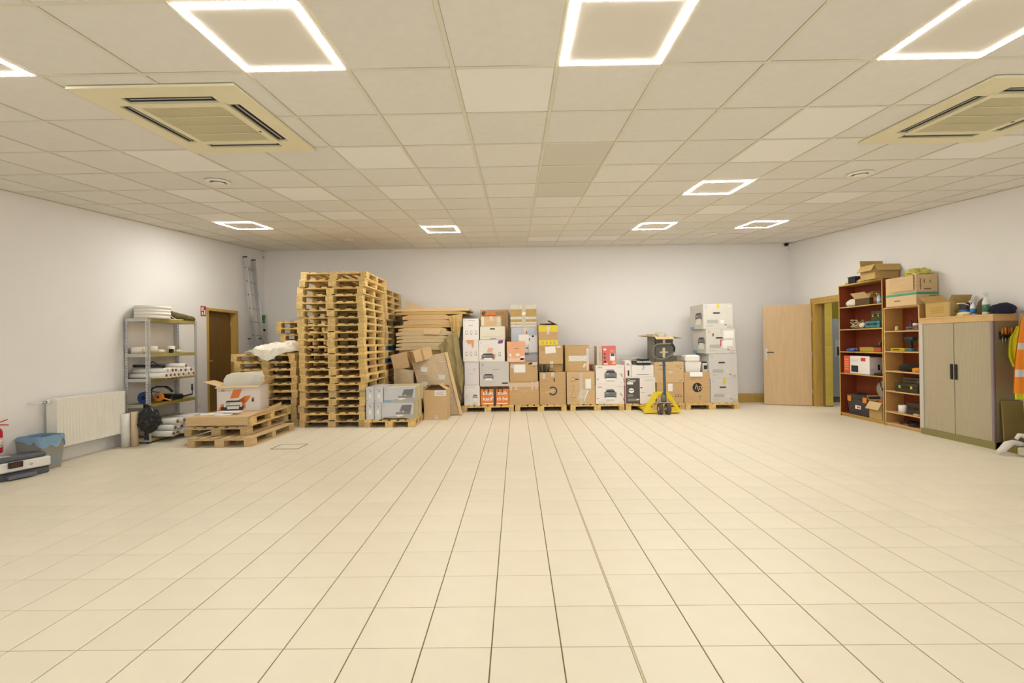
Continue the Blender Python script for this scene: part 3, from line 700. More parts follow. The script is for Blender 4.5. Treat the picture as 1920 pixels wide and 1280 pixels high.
# column 2
y = 8.98
x0,x1,z0,z1 = bx(901,954,724,762.8,y,ZP); ob = carton('shopping_bag','orange carrier bag with white lettering and black handles under the grey printer box','bag',x0,x1,y,.42,z0,z1,orangec)
for a,b in ((.0,.47),(.55,1.0)): pass
patch(ob,.465,.0,.555,.98,dplast,'dark_stripe'); patch(ob,.0,.86,1,.985,mat('bag_rim','#4a4428',.6),'rim_band')
words(ob,'Elek',.075,.56,.2,inkw,bold=.002,wmax=.37); words(ob,'onik',.6,.56,.2,inkw,bold=.002,wmax=.36); words(ob,"kauf'",.075,.26,.2,inkw,bold=.002,wmax=.37); words(ob,'ch bei',.58,.26,.2,inkw,bold=.002,wmax=.38)
small_lines(ob,.08,.06,1,.36,inkw,h=.06); small_lines(ob,.57,.06,1,.38,inkw,h=.06)
w_,d_,h_ = DIM[ob.name]
for cx in (-.17*w_*2+.03, .21*w_): mb = MB(); mb.tube([(cx-.05,-d_/2-.006,h_*.7),(cx-.045,-d_/2-.012,h_*.9),(cx,-d_/2-.014,h_-.01),(cx+.045,-d_/2-.012,h_*.88),(cx+.03,-d_/2-.006,h_*.62)],.007); mb.build('handle', bplast, ob)
t1 = z1
x0,x1,z0,z1 = bx(899.5,954.3,677.7,724.7,y-.01,t1); o = carton('printer_box','silver grey printer box standing on the orange bag','box',x0,x1,y-.01,.48,z0,z1,greycard,group=GB,tape=cleart); hp_logo(o,.1,.88,.026,inkgr,greycard,ring=True); ppic(o,.12,.24,.48,.5); small_lines(o,.45,.67,1,.24,inkg); decal(o,[(0,R4(.76,.1,.96,.15))],ink,'printed_lines')
t1 = z1
x0,x1,z0,z1 = bx(898,946.3,637,677,y-.01,t1); o = carton('printer_box','white printer box with purple sticker and printer picture, above the silver one','box',x0,x1,y-.01,.46,z0,z1,whitecard,group=GB); hp_logo(o,.09,.88,.018,inkl,whitecard,ring=True)
decal(o,[(0,[(.74,.82),(.92,.84),(.95,.99),(.77,.97)])],inkp,'sticker'); decal(o,[(0,[(.3,.42),(.5,.42),(.55,.63),(.37,.63)]),(0,[(.04,.08),(.62,.08),(.68,.36),(.2,.38)])],mat('peach_print','#f3b795',.5),'printed_panel'); ppic(o,.1,.06,.6,.38,gplast); decal(o,[(0,R4(.76,.25,.85,.42)),(1,R4(.775,.29,.835,.4))],[inkg,paper],'printed_picture')
t1 = z1
# a bare laser printer on top
x0,x1,z0,z1 = bx(899.8,947,611.6,637,y,t1); W_,H_ = x1-x0, z1-z0
t = thing('printer','cream laser printer standing on the white box with purple sticker','printer',((x0+x1)/2,y+.2,z0))
mb = MB(); mb.cbox(-W_/2,W_/2,-.2,.2,0,H_,.012); mb.build('body',cplast,t)
mb = MB(); mb.cbox(-W_/2+.006,W_/2-.006,-.206,-.2,H_*.26,H_*.9,.002); mb.build('front_door',cplast,t); mb = MB(); mb.box(-.05,.05,-.2075,-.206,H_*.76,H_*.86); mb.build('grip',dplast,t)
mb = MB(); mb.cbox(-W_/2+.05,W_/2-.006,-.205,-.2,.01,H_*.2,.002); mb.build('paper_tray',cplast,t); mb = MB(); mb.box(-.05,.07,-.2065,-.205,H_*.06,H_*.13); mb.build('tray_grip',inkg,t)
t1 = z1
x0,x1,z0,z1 = bx(901.6,940,593,611,y+.02,t1); o = carton('small_carton','small tan carton on the cream laser printer','box',x0,x1,y+.02,.25,z0,z1,card2,group=GB,tape=cleart); patch(o,.02,.1,.16,.95,cream); patch(o,.78,.05,.95,.98,cleart,'packing_tape')
lump('plastic_wrap',((x0+x1)/2-.02,y+.14,z1+.001),(.24,.14,.1),mat('orange_film','#e8824a',.4),4,.3,3.0); tag(bpy.context.scene.objects['plastic_wrap'],'crumpled orange plastic wrap on the small tan carton','plastic')
# behind: brown cartons with a maker's emblem
yb = 9.53
x0,x1,z0,z1 = bx(946,960,633,762,yb,ZP); ob1 = carton('moving_carton','plain brown carton half hidden behind the cream laser printer','box',x0-.5,x1,yb,.38,z0,ony(940,632,yb).z,card,group=GB); t2 = ony(940,632,yb).z
x0,x1,z0,z1 = bx(900.7,953,580.5,632,yb,t2); o = carton('printer_carton','brown printer carton with round emblem, highest behind the cream laser printer','box',x0,x1,yb,.38,z0,z1,card,group=GB); hp_logo(o,.13,.87,.045,dplast,card); words(o,'OfficeJet Pro 9720',.28,.83,.075,inkbr,wmax=.55)
# column 3
y = 8.97
x0,x1,z0,z1 = bx(954.6,1010.6,714.7,762,y,ZP); o = carton('moving_carton','tan carton with printed warning tape, lowest below the white-labelled one','box',x0,x1,y,.55,z0,z1,card,group=GB)
decal(o,[(0,R4(.0,.77,.99,.93)),(0,R4(.02,.62,.1,.77)),(0,R4(.2,.64,.28,.77)),(0,R4(.74,.62,.82,.98)),(0,R4(.88,.66,.96,.98))],mat('warning_tape','#dcc3ae',.4,var=.25,scale=90),'packing_tape'); decal(o,[(0,[(.3,.62),(.7,.62),(.5,.5)])],card2,'patch'); patch(o,.35,.0,.42,.02,cleart,'packing_tape')
t1 = z1
x0,x1,z0,z1 = bx(955.7,1008,678.6,715.5,y+.01,t1); o = carton('moving_carton','tan carton with a white paper label under the peach box','box',x0,x1,y+.01,.5,z0,z1,card,group=GB); patch(o,.15,.46,.56,.88,paper); decal(o,[(0,[(.66,.86),(.72,.98),(.86,.96),(.78,.88)]),(0,R4(.86,.74,.9,.78))],ink,'marker_scribble'); patch(o,.82,.84,.99,.99,cleart,'packing_tape'); patch(o,.04,.7,.14,.9,cleart,'packing_tape')
t1 = z1
x0,x1,z0,z1 = bx(950.5,984,640,679.5,y-.01,t1); pz = z1; o = carton('printer_box','peach coloured box leaning out in front of the blue-grey one','box',x0,x1,y-.01,.2,z0,z1,peach,group=GB)
decal(o,[(0,R4(.42,.64,.66,.66)),(1,R4(.1,.24,.24,.42)),(1,R4(.5,.3,.7,.42)),(1,R4(.75,.1,1,.28))],[inkbr,paper],'printed_panel'); patch(o,.05,.02,.95,.2,mat('pale_peach','#f6cdb2',.5),'printed_band'); decal(o,[(0,R4(.12,.26,.16,.3)),(1,R4(.88,.12,.98,.2))],[ink,inkr],'printed_marks')
x0,x1,z0,z1 = bx(985,1007,664.5,678,y+.21,t1); o = carton('small_carton','pale blue carton filling the gap under the blue-grey box','box',x0-.35,x1,y+.21,.3,z0,z1,bluecard,group=GB); t3 = z1
x0,x1,z0,z1 = bx(958.6,1008,613.6,664.5,y+.2,t3); o = carton('printer_box','blue-grey printer box with papers taped on, second from the top of its column','box',x0,x1,y+.2,.45,z0,z1,bluecard,group=GB)
patch(o,.28,.36,.66,.74,paper,'taped_paper'); patch(o,.46,.06,.62,.36,mat('paper2','#eceff2',.6),'taped_paper'); patch(o,.66,.04,.98,.7,mat('shipping_label','#e5e8ee',.5),'taped_paper'); patch(o,.46,.75,.62,1,cleart,'packing_tape'); patch(o,.5,.0,.99,.07,mat('blue_dark_print','#506a86',.5),'printed_band'); words(o,'Unigen',.66,.0,.07,inkw,wmax=.32); decal(o,[(0,R4(.57,.76,.61,.86)),(1,R4(.67,.52,.7,.6)),(1,R4(.78,.64,.86,.7)),(1,R4(.57,.22,.64,.26))],[inkr,ink],'printed_marks')
t3 = z1
x0,x1,z0,z1 = bx(957,1006,571,613.6,y+.2,t3); o = carton('moving_carton','tan carton striped with clear tape, highest of the tall middle column','box',x0,x1,y+.2,.45,z0,z1,card3,group=GB)
for a,b in ((.02,.13),(.16,.24),(.36,.47),(.8,1.0)): patch(o,0,a,1,b,cleart,'packing_tape')
patch(o,.44,.04,.58,.98,mat('clear_tape2','#cfc7b2',.25),'packing_tape'); decal(o,[(0,[(.42,.58),(.54,.55),(.6,.64),(.5,.68)])],paper,'paper_label'); flap(o,'back',.05,60,cardin,.3,shift=.12)
# column 4
y = 8.965
x0,x1,z0,z1 = bx(1011.8,1061,697.5,761,y,ZP); o = carton('printer_carton','tan carton with a half covered dark round emblem','box',x0,x1,y,.55,z0,z1,card,group=GB,tape=cleart)
M_,w,h = fmat(o,'front',0); decal(o,[(0,[(.5+.17*math.cos(a),.42+.17*w/h*math.sin(a)) for a in [math.radians(k) for k in range(-150,150,12)]] + [(.5+.12*math.cos(a),.42+.12*w/h*math.sin(a)) for a in [math.radians(k) for k in range(140,-151,-12)]])],mat('navy_print','#2b3440',.5),'printed_emblem'); decal(o,[(0,[(.2,.40),(.56,.46),(.52,.40),(.24,.36)])],card2,'torn_patch'); patch(o,.12,.8,.22,.96,cleart,'packing_tape'); decal(o,[(0,disc_pts(.56,.76,.03,.06,12))],mat('hand_hole','#7a5d32',.9),'hand_hole')
t1 = z1
x0,x1,z0,z1 = bx(1009.5,1054,682,697.5,y+.12,t1); o = carton('small_carton','low tan carton behind the black document tray','box',x0,x1,y+.12,.4,z0,z1,card3,group=GB); patch(o,.5,.55,.62,.95,cleart,'packing_tape')
tb = z1
xa = ony(1013,694,y+.03).x
t = thing('document_tray','black plastic document tray standing on the emblem carton','tray',(xa,y+.02,t1))
for i,(hh,xx) in enumerate(((.13,0),(.15,.035),(.145,.075),(.15,.12),(.12,.16))):
    mb = MB(); mb.cbox(xx,xx+.012,0,.09,.012,hh,.002,M=Matrix.Rotation(.06*(i-2),4,'Y')); mb.build('divider',[bplast,gplast][i%2],t)
mb = MB(); mb.cbox(-.005,.26,-.01,.095,0,.012,.003); mb.build('base',bplast,t); mb = MB(); mb.cbox(.2,.3,-.005,.06,.012,.03,.004); mb.build('slot',gplast,t)
x0,x1,z0,z1 = bx(1010.7,1055.4,646.8,682,y+.06,tb); o = carton('moving_carton','tan carton with a tilted white label under the yellow-taped box','box',x0,x1,y+.06,.48,z0,z1,card,group=GB); decal(o,[(0,[(.27,.55),(.71,.6),(.68,.95),(.25,.9)])],paper,'paper_label'); patch(o,.45,.0,.6,.14,cleart,'packing_tape'); patch(o,.05,.7,.24,.9,mat('card_patch','#c19d6c',.8),'patch'); decal(o,[(0,[(.74,.85),(.92,.87),(.9,.97),(.73,.96)])],cream,'paper_label')
tb = z1
x0,x1,z0,z1 = bx(1010,1046,609,646.8,y+.06,tb); o = carton('moving_carton','carton wrapped in yellow tape with its lid ajar','box',x0,x1,y+.06,.36,z0,z1,card,group=GB,top='open')
patch(o,0,0,1,.26,yellowt,'yellow_tape'); patch(o,0,.66,1,.98,yellowt,'yellow_tape'); decal(o,[(0,R4(.18+i*.2,.05,.25+i*.2,.18)) for i in range(4)],card,'gap_in_tape'); decal(o,[(0,[(.42,.95),(.6,.93),(.56,.6),(.44,.5)])],cleart,'packing_tape')
flap(o,'left',.17,-80,card2); flap(o,'right',.2,-62,card2); flap(o,'back',.12,-70,cardin,.3)
# column 5
x0,x1,z0,z1 = bx(1063,1115.6,697,760,y,ZP); o = carton('moving_carton','tan carton with pencil sketches and a white sticker, next to the white multifunction boxes','box',x0,x1,y,.55,z0,z1,card2,group=GB)
patch(o,.46,.0,.56,.97,mat('tape_lilac','#cfc3b4',.3),'packing_tape'); patch(o,.66,.48,.86,.78,paper); decal(o,[(0,R4(.3,.76,.42,.79)),(1,[(.16,.2),(.24,.62),(.3,.2)]),(2,[(.17,.21),(.24,.58),(.29,.21)]),(1,[(.12,.7),(.3,.72),(.28,.82),(.2,.84)]),(2,[(.13,.71),(.29,.73),(.27,.81),(.2,.83)])],[ink,inkbr,card2],'printed_marks'); decal(o,[(0,[(.36,.14),(.62,.2),(.72,.45),(.48,.46)])],cleart,'packing_tape'); decal(o,[(0,[(.72,.42),(.78,.44),(.62,.1),(.6,.12)])],paper,'paper_strip')
t1 = z1
x0,x1,z0,z1 = bx(1060,1104,646.6,695.5,y+.05,t1); o = carton('moving_carton','tall tan carton belted with white tape, standing on the sketched carton','box',x0,x1,y+.05,.46,z0,z1,card,group=GB); patch(o,.05,.4,.97,.6,mat('printed_tape','#e4ddd2',.4,var=.35,scale=60),'packing_tape'); patch(o,.0,.02,.14,.98,yellowt if False else card3,'packing_tape'); patch(o,.9,.05,1,.86,cleart,'packing_tape'); decal(o,[(0,[(.72,.18),(.8,.15),(.9,.28),(.82,.32)])],cream,'paper_label'); patch(o,0,.96,1,1,card3,'packing_tape')
# column 6: white boxes of multifunction printers
def canon_box(label, u0,u1,vt,vb,yf,zb):
    x0,x1,z0,z1 = bx(u0,u1,vt,vb,yf,zb); o = carton('printer_box',label,'box',x0,x1,yf,.42,z0,z1,whitecard,group=GB)
    words(o,'Canon',.06,.88,.055,inkr,wmax=.17,bold=.001); small_lines(o,.74,.9,1,.2,inkl); small_lines(o,.32,.78,1,.28,inkl)
    decal(o,[(0,R4(.3,.33,.72,.62)),(1,[(.33,.62),(.69,.62),(.64,.72),(.38,.72)]),(0,[(.36,.7),(.62,.74),(.63,.78),(.4,.76)]),(2,R4(.37,.22,.66,.37)),(1,R4(.36,.36,.66,.41)),(1,R4(.36,.2,.65,.215)),(3,R4(.33,.55,.45,.6))],[gplast,dplast,paper,inkl],'printed_picture','front',.0018)
    decal(o,[(0,[(.82,.6),(.9,.56),(.94,.38),(.88,.42)]),(1,[(.95,.2),(1,.1),(1,.04),(.93,.4)]),(1,[(.03,.3),(.1,.32),(.1,.29),(.04,.27)])],[inkl,inkr],'printed_picture'); small_lines(o,.1,.06,1,.3,inkl); small_lines(o,.82,.1,1,.13,inkl); patch(o,.985,.05,1,.95,inkr,'printed_edge')
    return o, z1
o, t1 = canon_box('lower of the two white boxes with a black multifunction printer picture',1117,1171,721.6,760,y,ZP)
o, t1 = canon_box('upper of the two white boxes with a black multifunction printer picture',1117,1171.6,684.8,721.6,y,t1)
x0,x1,z0,z1 = bx(1129.7,1155,648,684.5,y+.03,t1); o = carton('printer_box','coral red printer box standing upright on the white printer boxes','box',x0,x1,y+.03,.2,z0,z1,pinkc,group=GB)
words(o,'Canon',.55,.72,.06,inkw,wmax=.32); patch(o,.55,.24,.93,.62,paper,'printed_panel'); patch(o,.6,.47,.88,.61,mat('teal_print','#274f63',.5),'printed_panel'); decal(o,[(0,R4(.08,.56,.24,.62)),(0,R4(.08,.46,.24,.48)),(0,R4(.1,.34,.22,.42)),(0,R4(.1,.14,.26,.24)),(1,R4(.08,.77,.28,.85)),(1,R4(.1,.05,.38,.1)),(2,R4(.7,.06,.97,.2))],[dplast,inkw,peach],'printed_marks')
x0,x1,z0,z1 = bx(1119,1129.4,648.6,684.5,y+.05,t1); o = carton('printer_box','slim beige box edge-on, left of the coral red box','box',x0,x1,y+.05,.3,z0,z1,mat('beige_carton','#cfc4ae',.6),group=GB); patch(o,.4,.22,.75,.68,inkl,'printed_panel')
x0,x1,z0,z1 = bx(1107.6,1116.5,684,703,y+.42,None); o = carton('printer_box','orange box corner showing behind the white printer boxes','box',x0-.25,x1+.05,y+.58,.3,ZP,z1,mat('deep_orange','#d4703a',.6),group=GB)
x0,x1,z0,z1 = bx(1156,1206,669.5,690,y+.45,ZP); o = carton('printer_box','pale printer box behind, between the coral box and the paper-laden printer','box',x0,x1,y+.47,.4,ZP,z1,greycard2,group=GB); hp_logo(o,.15,.95,.02,inkb,greycard2,ring=True); tb2 = z1
# column 7
x0,x1,z0,z1 = bx(1172.6,1229,707,760,y-.02,ZP); o = carton('printer_box','half charcoal half white printer box under the white laser printer','box',x0,x1,y-.02,.45,z0,z1,whitecard,group=GB)
patch(o,.01,.01,.48,.97,darkcard,'charcoal_panel'); words(o,'Canon',.08,.84,.09,inkw,wmax=.26,off=.0026,bold=.001)
decal(o,[(0,disc_pts(.2,.5,.12,.13,8)),(1,disc_pts(.2,.5,.1,.1,8)),(2,R4(.11,.5,.29,.52)),(1,R4(.06,.73,.26,.82)),(3,R4(.08,.27,.26,.36)),(3,R4(.08,.1,.44,.2)),(1,R4(.36,.14,.46,.18))],[ink,paper,ink,inkg],'printed_picture','front',.0022)
small_lines(o,.66,.88,1,.24,inkg); decal(o,[(0,[(.46,.6),(.54,.58),(.58,.6),(.54,.63)])],ink,'hand_hole','front',.0026); small_lines(o,.52,.42,1,.14,inkl); decal(o,[(0,R4(.74,.28,.86,.34))],inkl,'printed_marks')
t1 = z1
x0,x1,z0,z1 = bx(1184.5,1226.5,676,707,y-.01,t1); W_,H_ = x1-x0,z1-z0
t = thing('printer','white laser printer with control panel and loose cables on top','printer',((x0+x1)/2,y+.2,z0))
mb = MB(); mb.cbox(-W_/2,W_/2,-.2,.2,0,H_*.74,.012); mb.cbox(-W_/2,-W_/2+.09,-.2,.2,H_*.7,H_*.92,.01); mb.cbox(-W_/2+.08,W_/2,-.02,.2,H_*.7,H_*.95,.012); mb.build('body',wplast,t)
mb = MB(); mb.cbox(-W_/2+.005,-W_/2+.1,-.215,-.1,H_*.78,H_*1.0,.006,M=Matrix.Identity(4)); mb.build('control_panel',bplast,t); mb = MB(); mb.box(-W_/2+.02,-W_/2+.085,-.2165,-.215,H_*.83,H_*.95); mb.build('screen',mat('amber_screen','#6b4a1e',.3),t)
mb = MB(); mb.cbox(-W_/2+.12,W_/2-.06,-.206,-.05,H_*.742,H_*.86,.004); mb.build('output_slot',bplast,t); mb = MB(); mb.box(-W_/2+.1,W_/2-.1,-.2015,-.199,H_*.13,H_*.16); mb.build('tray_gap',dplast,t); mb = MB(); mb.cyl((0,-.2015,H_*.48),(0,-.199,H_*.48),.016,n=18); mb.build('emblem',inkb,t)
mb = MB(); mb.tube([(-.1,-.1,H_*1.0),(-.06,-.15,H_*1.1),(.0,-.21,H_*.95),(.0,-.222,H_*.7),(.03,-.222,H_*.52)],.004,6); mb.tube([(-.15,.0,H_*1.0),(-.05,-.05,H_*1.1),(.05,-.02,H_*1.02),(.15,-.05,H_*1.0)],.004,6); c_ = mb.build('power_cable',bplast,None,(t.location.x,t.location.y,t.location.z+.005)); tag(c_,'black power cable lying over the white laser printer','cable')
mb = MB(); mb.cbox(.0,.2,-.12,.06,0,.03,.01,M=Matrix.Rotation(.25,4,'Z')); c_ = mb.build('card_reader',bplast,None,(t.location.x-.03,t.location.y+.08,t.location.z+H_*.97)); tag(c_,'flat black card reader on top of the white laser printer','device')
x0,x1,z0,z1 = bx(1172,1183.5,676,706.5,y+.03,t1); t = thing('printer','narrow white printer squeezed left of the paper-laden printer','printer',((x0+x1)/2,y+.18,t1)); W_,H_=x1-x0,z1-t1
mb = MB(); mb.cbox(-W_/2,W_/2,-.15,.15,0,H_,.01); mb.build('body',wplast,t); mb = MB(); mb.box(-.012,.02,-.152,-.149,H_*.08,H_*.42); mb.build('slot',bplast,t); mb = MB(); mb.box(-.03,.02,-.152,-.149,H_*.7,H_*.85); mb.build('button_panel',inkl,t)
# column 8
x0,x1,z0,z1 = bx(1231.5,1281.5,717,760,y,ZP); o = carton('moving_carton','tan carton with small white sticker directly behind the truck pump','box',x0,x1,y,.5,z0,z1,card,group=GB); patch(o,.42,.58,.6,.95,paper); decal(o,[(0,R4(.68,.3,.74,.36)),(0,R4(.78,.3,.84,.36)),(0,R4(.88,.3,.94,.36)),(0,R4(.7,.4,.9,.42))],inkbr,'printed_marks')
t1 = z1
x0,x1,z0,z1 = bx(1227,1282,678.5,717,y-.005,t1); o = carton('moving_carton','tan carton with faint print behind the truck handle','box',x0,x1,y-.005,.5,z0,z1,card2,group=GB); patch(o,.48,.46,.62,.54,cleart,'packing_tape'); small_lines(o,.72,.82,2,.2,inkbr,dv=.07); small_lines(o,.16,.82,1,.24,inkbr,h=.05); decal(o,[(0,disc_pts(.89,.68,.02,.03,10)),(0,R4(.14,.64,.5,.655)),(0,R4(.84,.08,.95,.1))],inkbr,'printed_marks')
t1 = z1
x0,x1,z0,z1 = bx(1228,1262,631,677.8,y+.02,t1+.001); o = carton('moving_carton','open charcoal box with spread tan flaps on top of the tan cartons','box',x0,x1,y+.02,.52,z0,z1,darkcard,group=GB,top='open')
flap(o,'front',.11,118,card2); flap(o,'left',.2,82,card2); flap(o,'right',.18,100,card3); flap(o,'back',.12,60,cardin); patch(o,.44,.74,.58,1,cleart,'packing_tape'); patch(o,.0,.0,.03,.97,ink,'dark_edge'); patch(o,.02,.02,.99,.98,mat('mottled_grey_side','#8b877f',.6,var=.12,scale=6),'grey_side','left'); patch(o,.08,.15,.92,.2,dplast,'printed_band')  # left face gets a lighter, mottled grey than the front
w_,d_,h_ = DIM[o.name]; mb = MB()
oc = lump('bubble_wrap',(o.location.x,o.location.y,o.location.z+h_-.09),(w_*.8,.36,.22),mat('bubble_film','#ded3bb',.3,alpha=.75),9,.35,3.5); tag(oc,'crumpled clear bubble wrap bulging out of the charcoal box','plastic')
x0,x1,z0,z1 = bx(1201,1268,664,678,y+.3,t1); 
# column 9
x0,x1,z0,z1 = bx(1283.2,1331,697.4,760,y-.01,ZP); o = carton('printer_carton','brown carton with a big round black emblem, right of the pallet truck','box',x0,x1,y-.01,.5,z0,z1,card,group=GB,top='open')
hp_logo(o,.51,.5,.095,ink,card2); flap(o,'front',.09,165,paper,.25,shift=-.02); decal(o,[(0,[(.58,.1),(.65,.1),(.65,.24),(.58,.24)]),(1,[(.6,.1),(.65,.1),(.65,.22),(.61,.2)])],[inkgr,card],'printed_marks'); patch(o,.46,.73,.56,.88,mat('pink_tape','#e2a482',.5),'packing_tape')
mb = MB(); w_,d_,h_ = DIM[o.name]; mb.box(-w_/2+.008,w_/2-.008,-d_/2+.008,d_/2-.008,h_-.06,h_-.05); mb.build('inner_tray',cardin,o)
xa,xb,za,zb_ = bx(1285,1315,679,697.6,y+.04,o.location.z+h_-.048)
t = thing('foam_block','white moulded foam block wedged in the emblem carton, below another','foam',((xa+xb)/2,y+.2,za)); W_,H_ = xb-xa,zb_-za
fm = mat('white_foam','#f2eee8',.8); mb = MB(); mb.add([(-W_/2+.02,-.13,0),(W_/2-.02,-.13,0),(W_/2-.02,.13,0),(-W_/2+.02,.13,0),(-W_/2,-.15,H_),(W_/2,-.15,H_),(W_/2,.15,H_),(-W_/2,.15,H_)],[(3,2,1,0),(4,5,6,7),(0,1,5,4),(1,2,6,5),(2,3,7,6),(3,0,4,7)]); mb.build('lower_foam',fm,t); mb = MB(); mb.box(-W_/2,W_/2,-.152,.15,H_,H_+.006); mb.build('foam_lip',fm,t)
xa,xb,z2,z3 = bx(1286,1314,665.5,679,y+.03,zb_+.0075); mb = MB(); mb.cbox(-(xb-xa)/2,(xb-xa)/2,-.15,.15,0,z3-z2,.03); o2 = mb.build('foam_block',fm,None,((xa+xb)/2,y+.2,z2)); tag(o2,'upper rounded foam block on the brown emblem carton','foam')
xa,xb,z2,z3 = bx(1317,1327,680.5,697.6,y+.08,za); t = thing('label_printer','small grey printer beside the foam blocks in the emblem carton','printer',((xa+xb)/2,y+.14,z2)); W_,H_=xb-xa,z3-z2
mb = MB(); mb.cbox(-W_/2,W_/2,-.08,.08,0,H_,.008); mb.build('body',greycard,t); mb = MB(); mb.box(-W_/2+.02,W_/2-.02,-.082,-.08,H_*.45,H_*.8); mb.build('window',dplast,t)
xa,xb,z2,z3 = bx(1272,1297,667,678,y+.42,ZP); o = carton('printer_box','greenish grey box end showing left of the foam blocks','box',xa,xb+.1,y+.52,.35,ZP,z3,mat('sage_carton','#b9b9a2',.6),group=GB)
# column 10: four grey printer boxes
y = 8.955; zt = ZP
for k,(u0,u1,vt,vb,dy,lb) in enumerate(((1332.3,1383.6,708.7,758,0,'lowest of the four big grey printer boxes'),(1329.5,1382,662.4,708.7,.0,'second from the bottom of the four big grey printer boxes'),(1323.8,1379,616,662.4,-.01,'third of the four big grey printer boxes, with red marks'),(1318.4,1373.8,569.2,616,-.0,'topmost of the four big grey printer boxes by the wall'))):
    x0,x1,z0,z1 = bx(u0,u1,vt,vb,y+dy,zt); o = carton('printer_box',lb+' at the right','box',x0,x1,y+dy,.66,z0,z1,[greycard,greycard,greycard2,greycard2][k],group='big grey printer boxes')
    hp_logo(o,.1,.88,.03,inkb,greycard2,ring=True); decal(o,[(0,[(.32,.63),(.35,.6),(.55,.6),(.58,.63),(.55,.66),(.35,.66)])],dplast,'hand_hole','front',.002); patch(o,.12,.22,.5,.36,inkl,'printed_panel'); small_lines(o,.1,.14,2,.25,inkl,dv=.04); patch(o,.58,.22,.7,.34,greycard2 if k<2 else paper,'printed_panel'); decal(o,[(0,R4(.72,.14,.78,.17))],ink,'printed_marks'); decal(o,[(0,R4(.8+i*.045,.03,.82+i*.045,.06)) for i in range(4)]+[(0,R4(.8+i*.045,.09,.82+i*.045,.12)) for i in range(4)],inkg,'printed_marks')
    if k in (0,3): patch(o,.46,.74 if k==0 else .82,.54,.98,yellowt,'yellow_tape')
    if k == 2: patch(o,.6,.62,.94,.92,paper); patch(o,.56,.3,.9,.54,paper); decal(o,[(0,[(.22,.68),(.27,.72),(.26,.84),(.21,.8)]),(0,R4(.48,.3,.51,.56)),(0,R4(.48,.53,.6,.56))],inkr,'red_marks'); patch(o,.49,.75,.53,.99,cleart,'packing_tape')
    if k == 3: patch(o,.84,.86,.96,.92,cream)
    # printed side facing the room's middle
    ppic(o,.42,.3,.92,.66,gplast,'left'); patch(o,.02,.0,.34,.12,inkb,'printed_band','left'); patch(o,.44,.18,.86,.32,paper,'printed_panel','left')
    zt = z1
# ------------------------------------------------------------------ silver printer boxes on their own pallet
GS = 'shrink-wrapped silver printer boxes'
silverb = mat('silver_carton','#d6d6da',.4,var=.05,scale=3); edgeb = mat('carton_edge','#cdbf97',.7)
yS = 7.42; zz = ZP
for L, (vt, vb, us, lay) in enumerate(((755,786.5,((686.4,701.2),(702.3,714.5),(715,775)),'lower'),(726,755,((686.4,701.2),(701.7,719),(720,778.5)),'upper'))):
    zt = None
    for k, (u0,u1) in enumerate(us):
        x0,x1,z0,z1 = bx(u0,u1,vt,vb,yS,zz)
        if zt is None: zt = z1
        z1 = zt
        if k < 2:
            o = carton('printer_box',lay+(' left' if k == 0 else ' right')+' narrow silver box end beside the tall pallet stack','box',x0,x1-.002,yS,.6,z0,z1,silverb,group=GS)
            decal(o,[(0,R4(.48,.74,.66,.78)),(1,R4(.36,.3,.66,.58)),(0,R4(.1,.14,.18,.17)),(2,R4(.2,.86,.7,.88))],[ink,paper,inkg],'printed_panel')
        else:
            for j in range(5):
                nm = ['front','second','third','fourth','rearmost'][j]
                o = carton('printer_box',nm+' silver box of the '+lay+' row on the single pallet','box',x0+.001,x1-(.0 if j == 0 else -.008*(j % 2)),yS+j*.1315,.124,z0,z1,silverb if j == 0 else edgeb,group=GS)
                patch(o,.03,.02,.97,.97,edgeb,'carton_side','right')
                if j == 0:
                    hp_logo(o,.08,.84,.018,inkl,silverb,ring=True); small_lines(o,.15,.84,1,.25,inkl)
                    decal(o,[(0,[(.0,.0),(1,.0),(1,.32),(.5,.28),(.3,.18),(.0,.16)]),(1,[(.55,.3),(.62,.46),(.56,.46),(.64,.84),(.96,.86),(.9,.3)]),(2,[(.62,.46),(.66,.84),(.95,.86),(.9,.46)]),(3,[(.4,.22),(.55,.3),(.72,.26),(.55,.16)]),(1,R4(.45,.3,.6,.42)),(4,disc_pts(.68,.46,.025,.05,8))],[inkl,inkg,gplast,paper,inkw],'printed_picture','front',.0016)
                    if L == 1: decal(o,[(0,[(.0,.02),(.2,.02),(.24,.14),(.0,.16)])],inkb,'printed_band','front',.002)
                    else: decal(o,[(0,[(.0,.0),(.9,.0),(.7,.1),(.4,.07),(.1,.11)])],mat('worn_board','#5f4a30',.9),'torn_edge','front',.002)
    zz = zt+.0008
# ------------------------------------------------------------------ brown box on the floor
x0,x1,z0,z1 = bx(795,838,731,786.5,8.06,.0005)
o = carton('moving_carton','tall brown carton on the floor with lid ajar and a white label','box',x0,x1,8.06,.38,z0,z1,card2,top='open')
flap(o,'left',.17,-52,card2); flap(o,'right',.17,-55,card2); flap(o,'back',.14,-60,card); patch(o,.47,.8,.97,.99,paper); small_lines(o,.52,.92,3,.38,inkl,dv=.04); patch(o,.45,.03,.6,.16,cleart,'packing_tape')
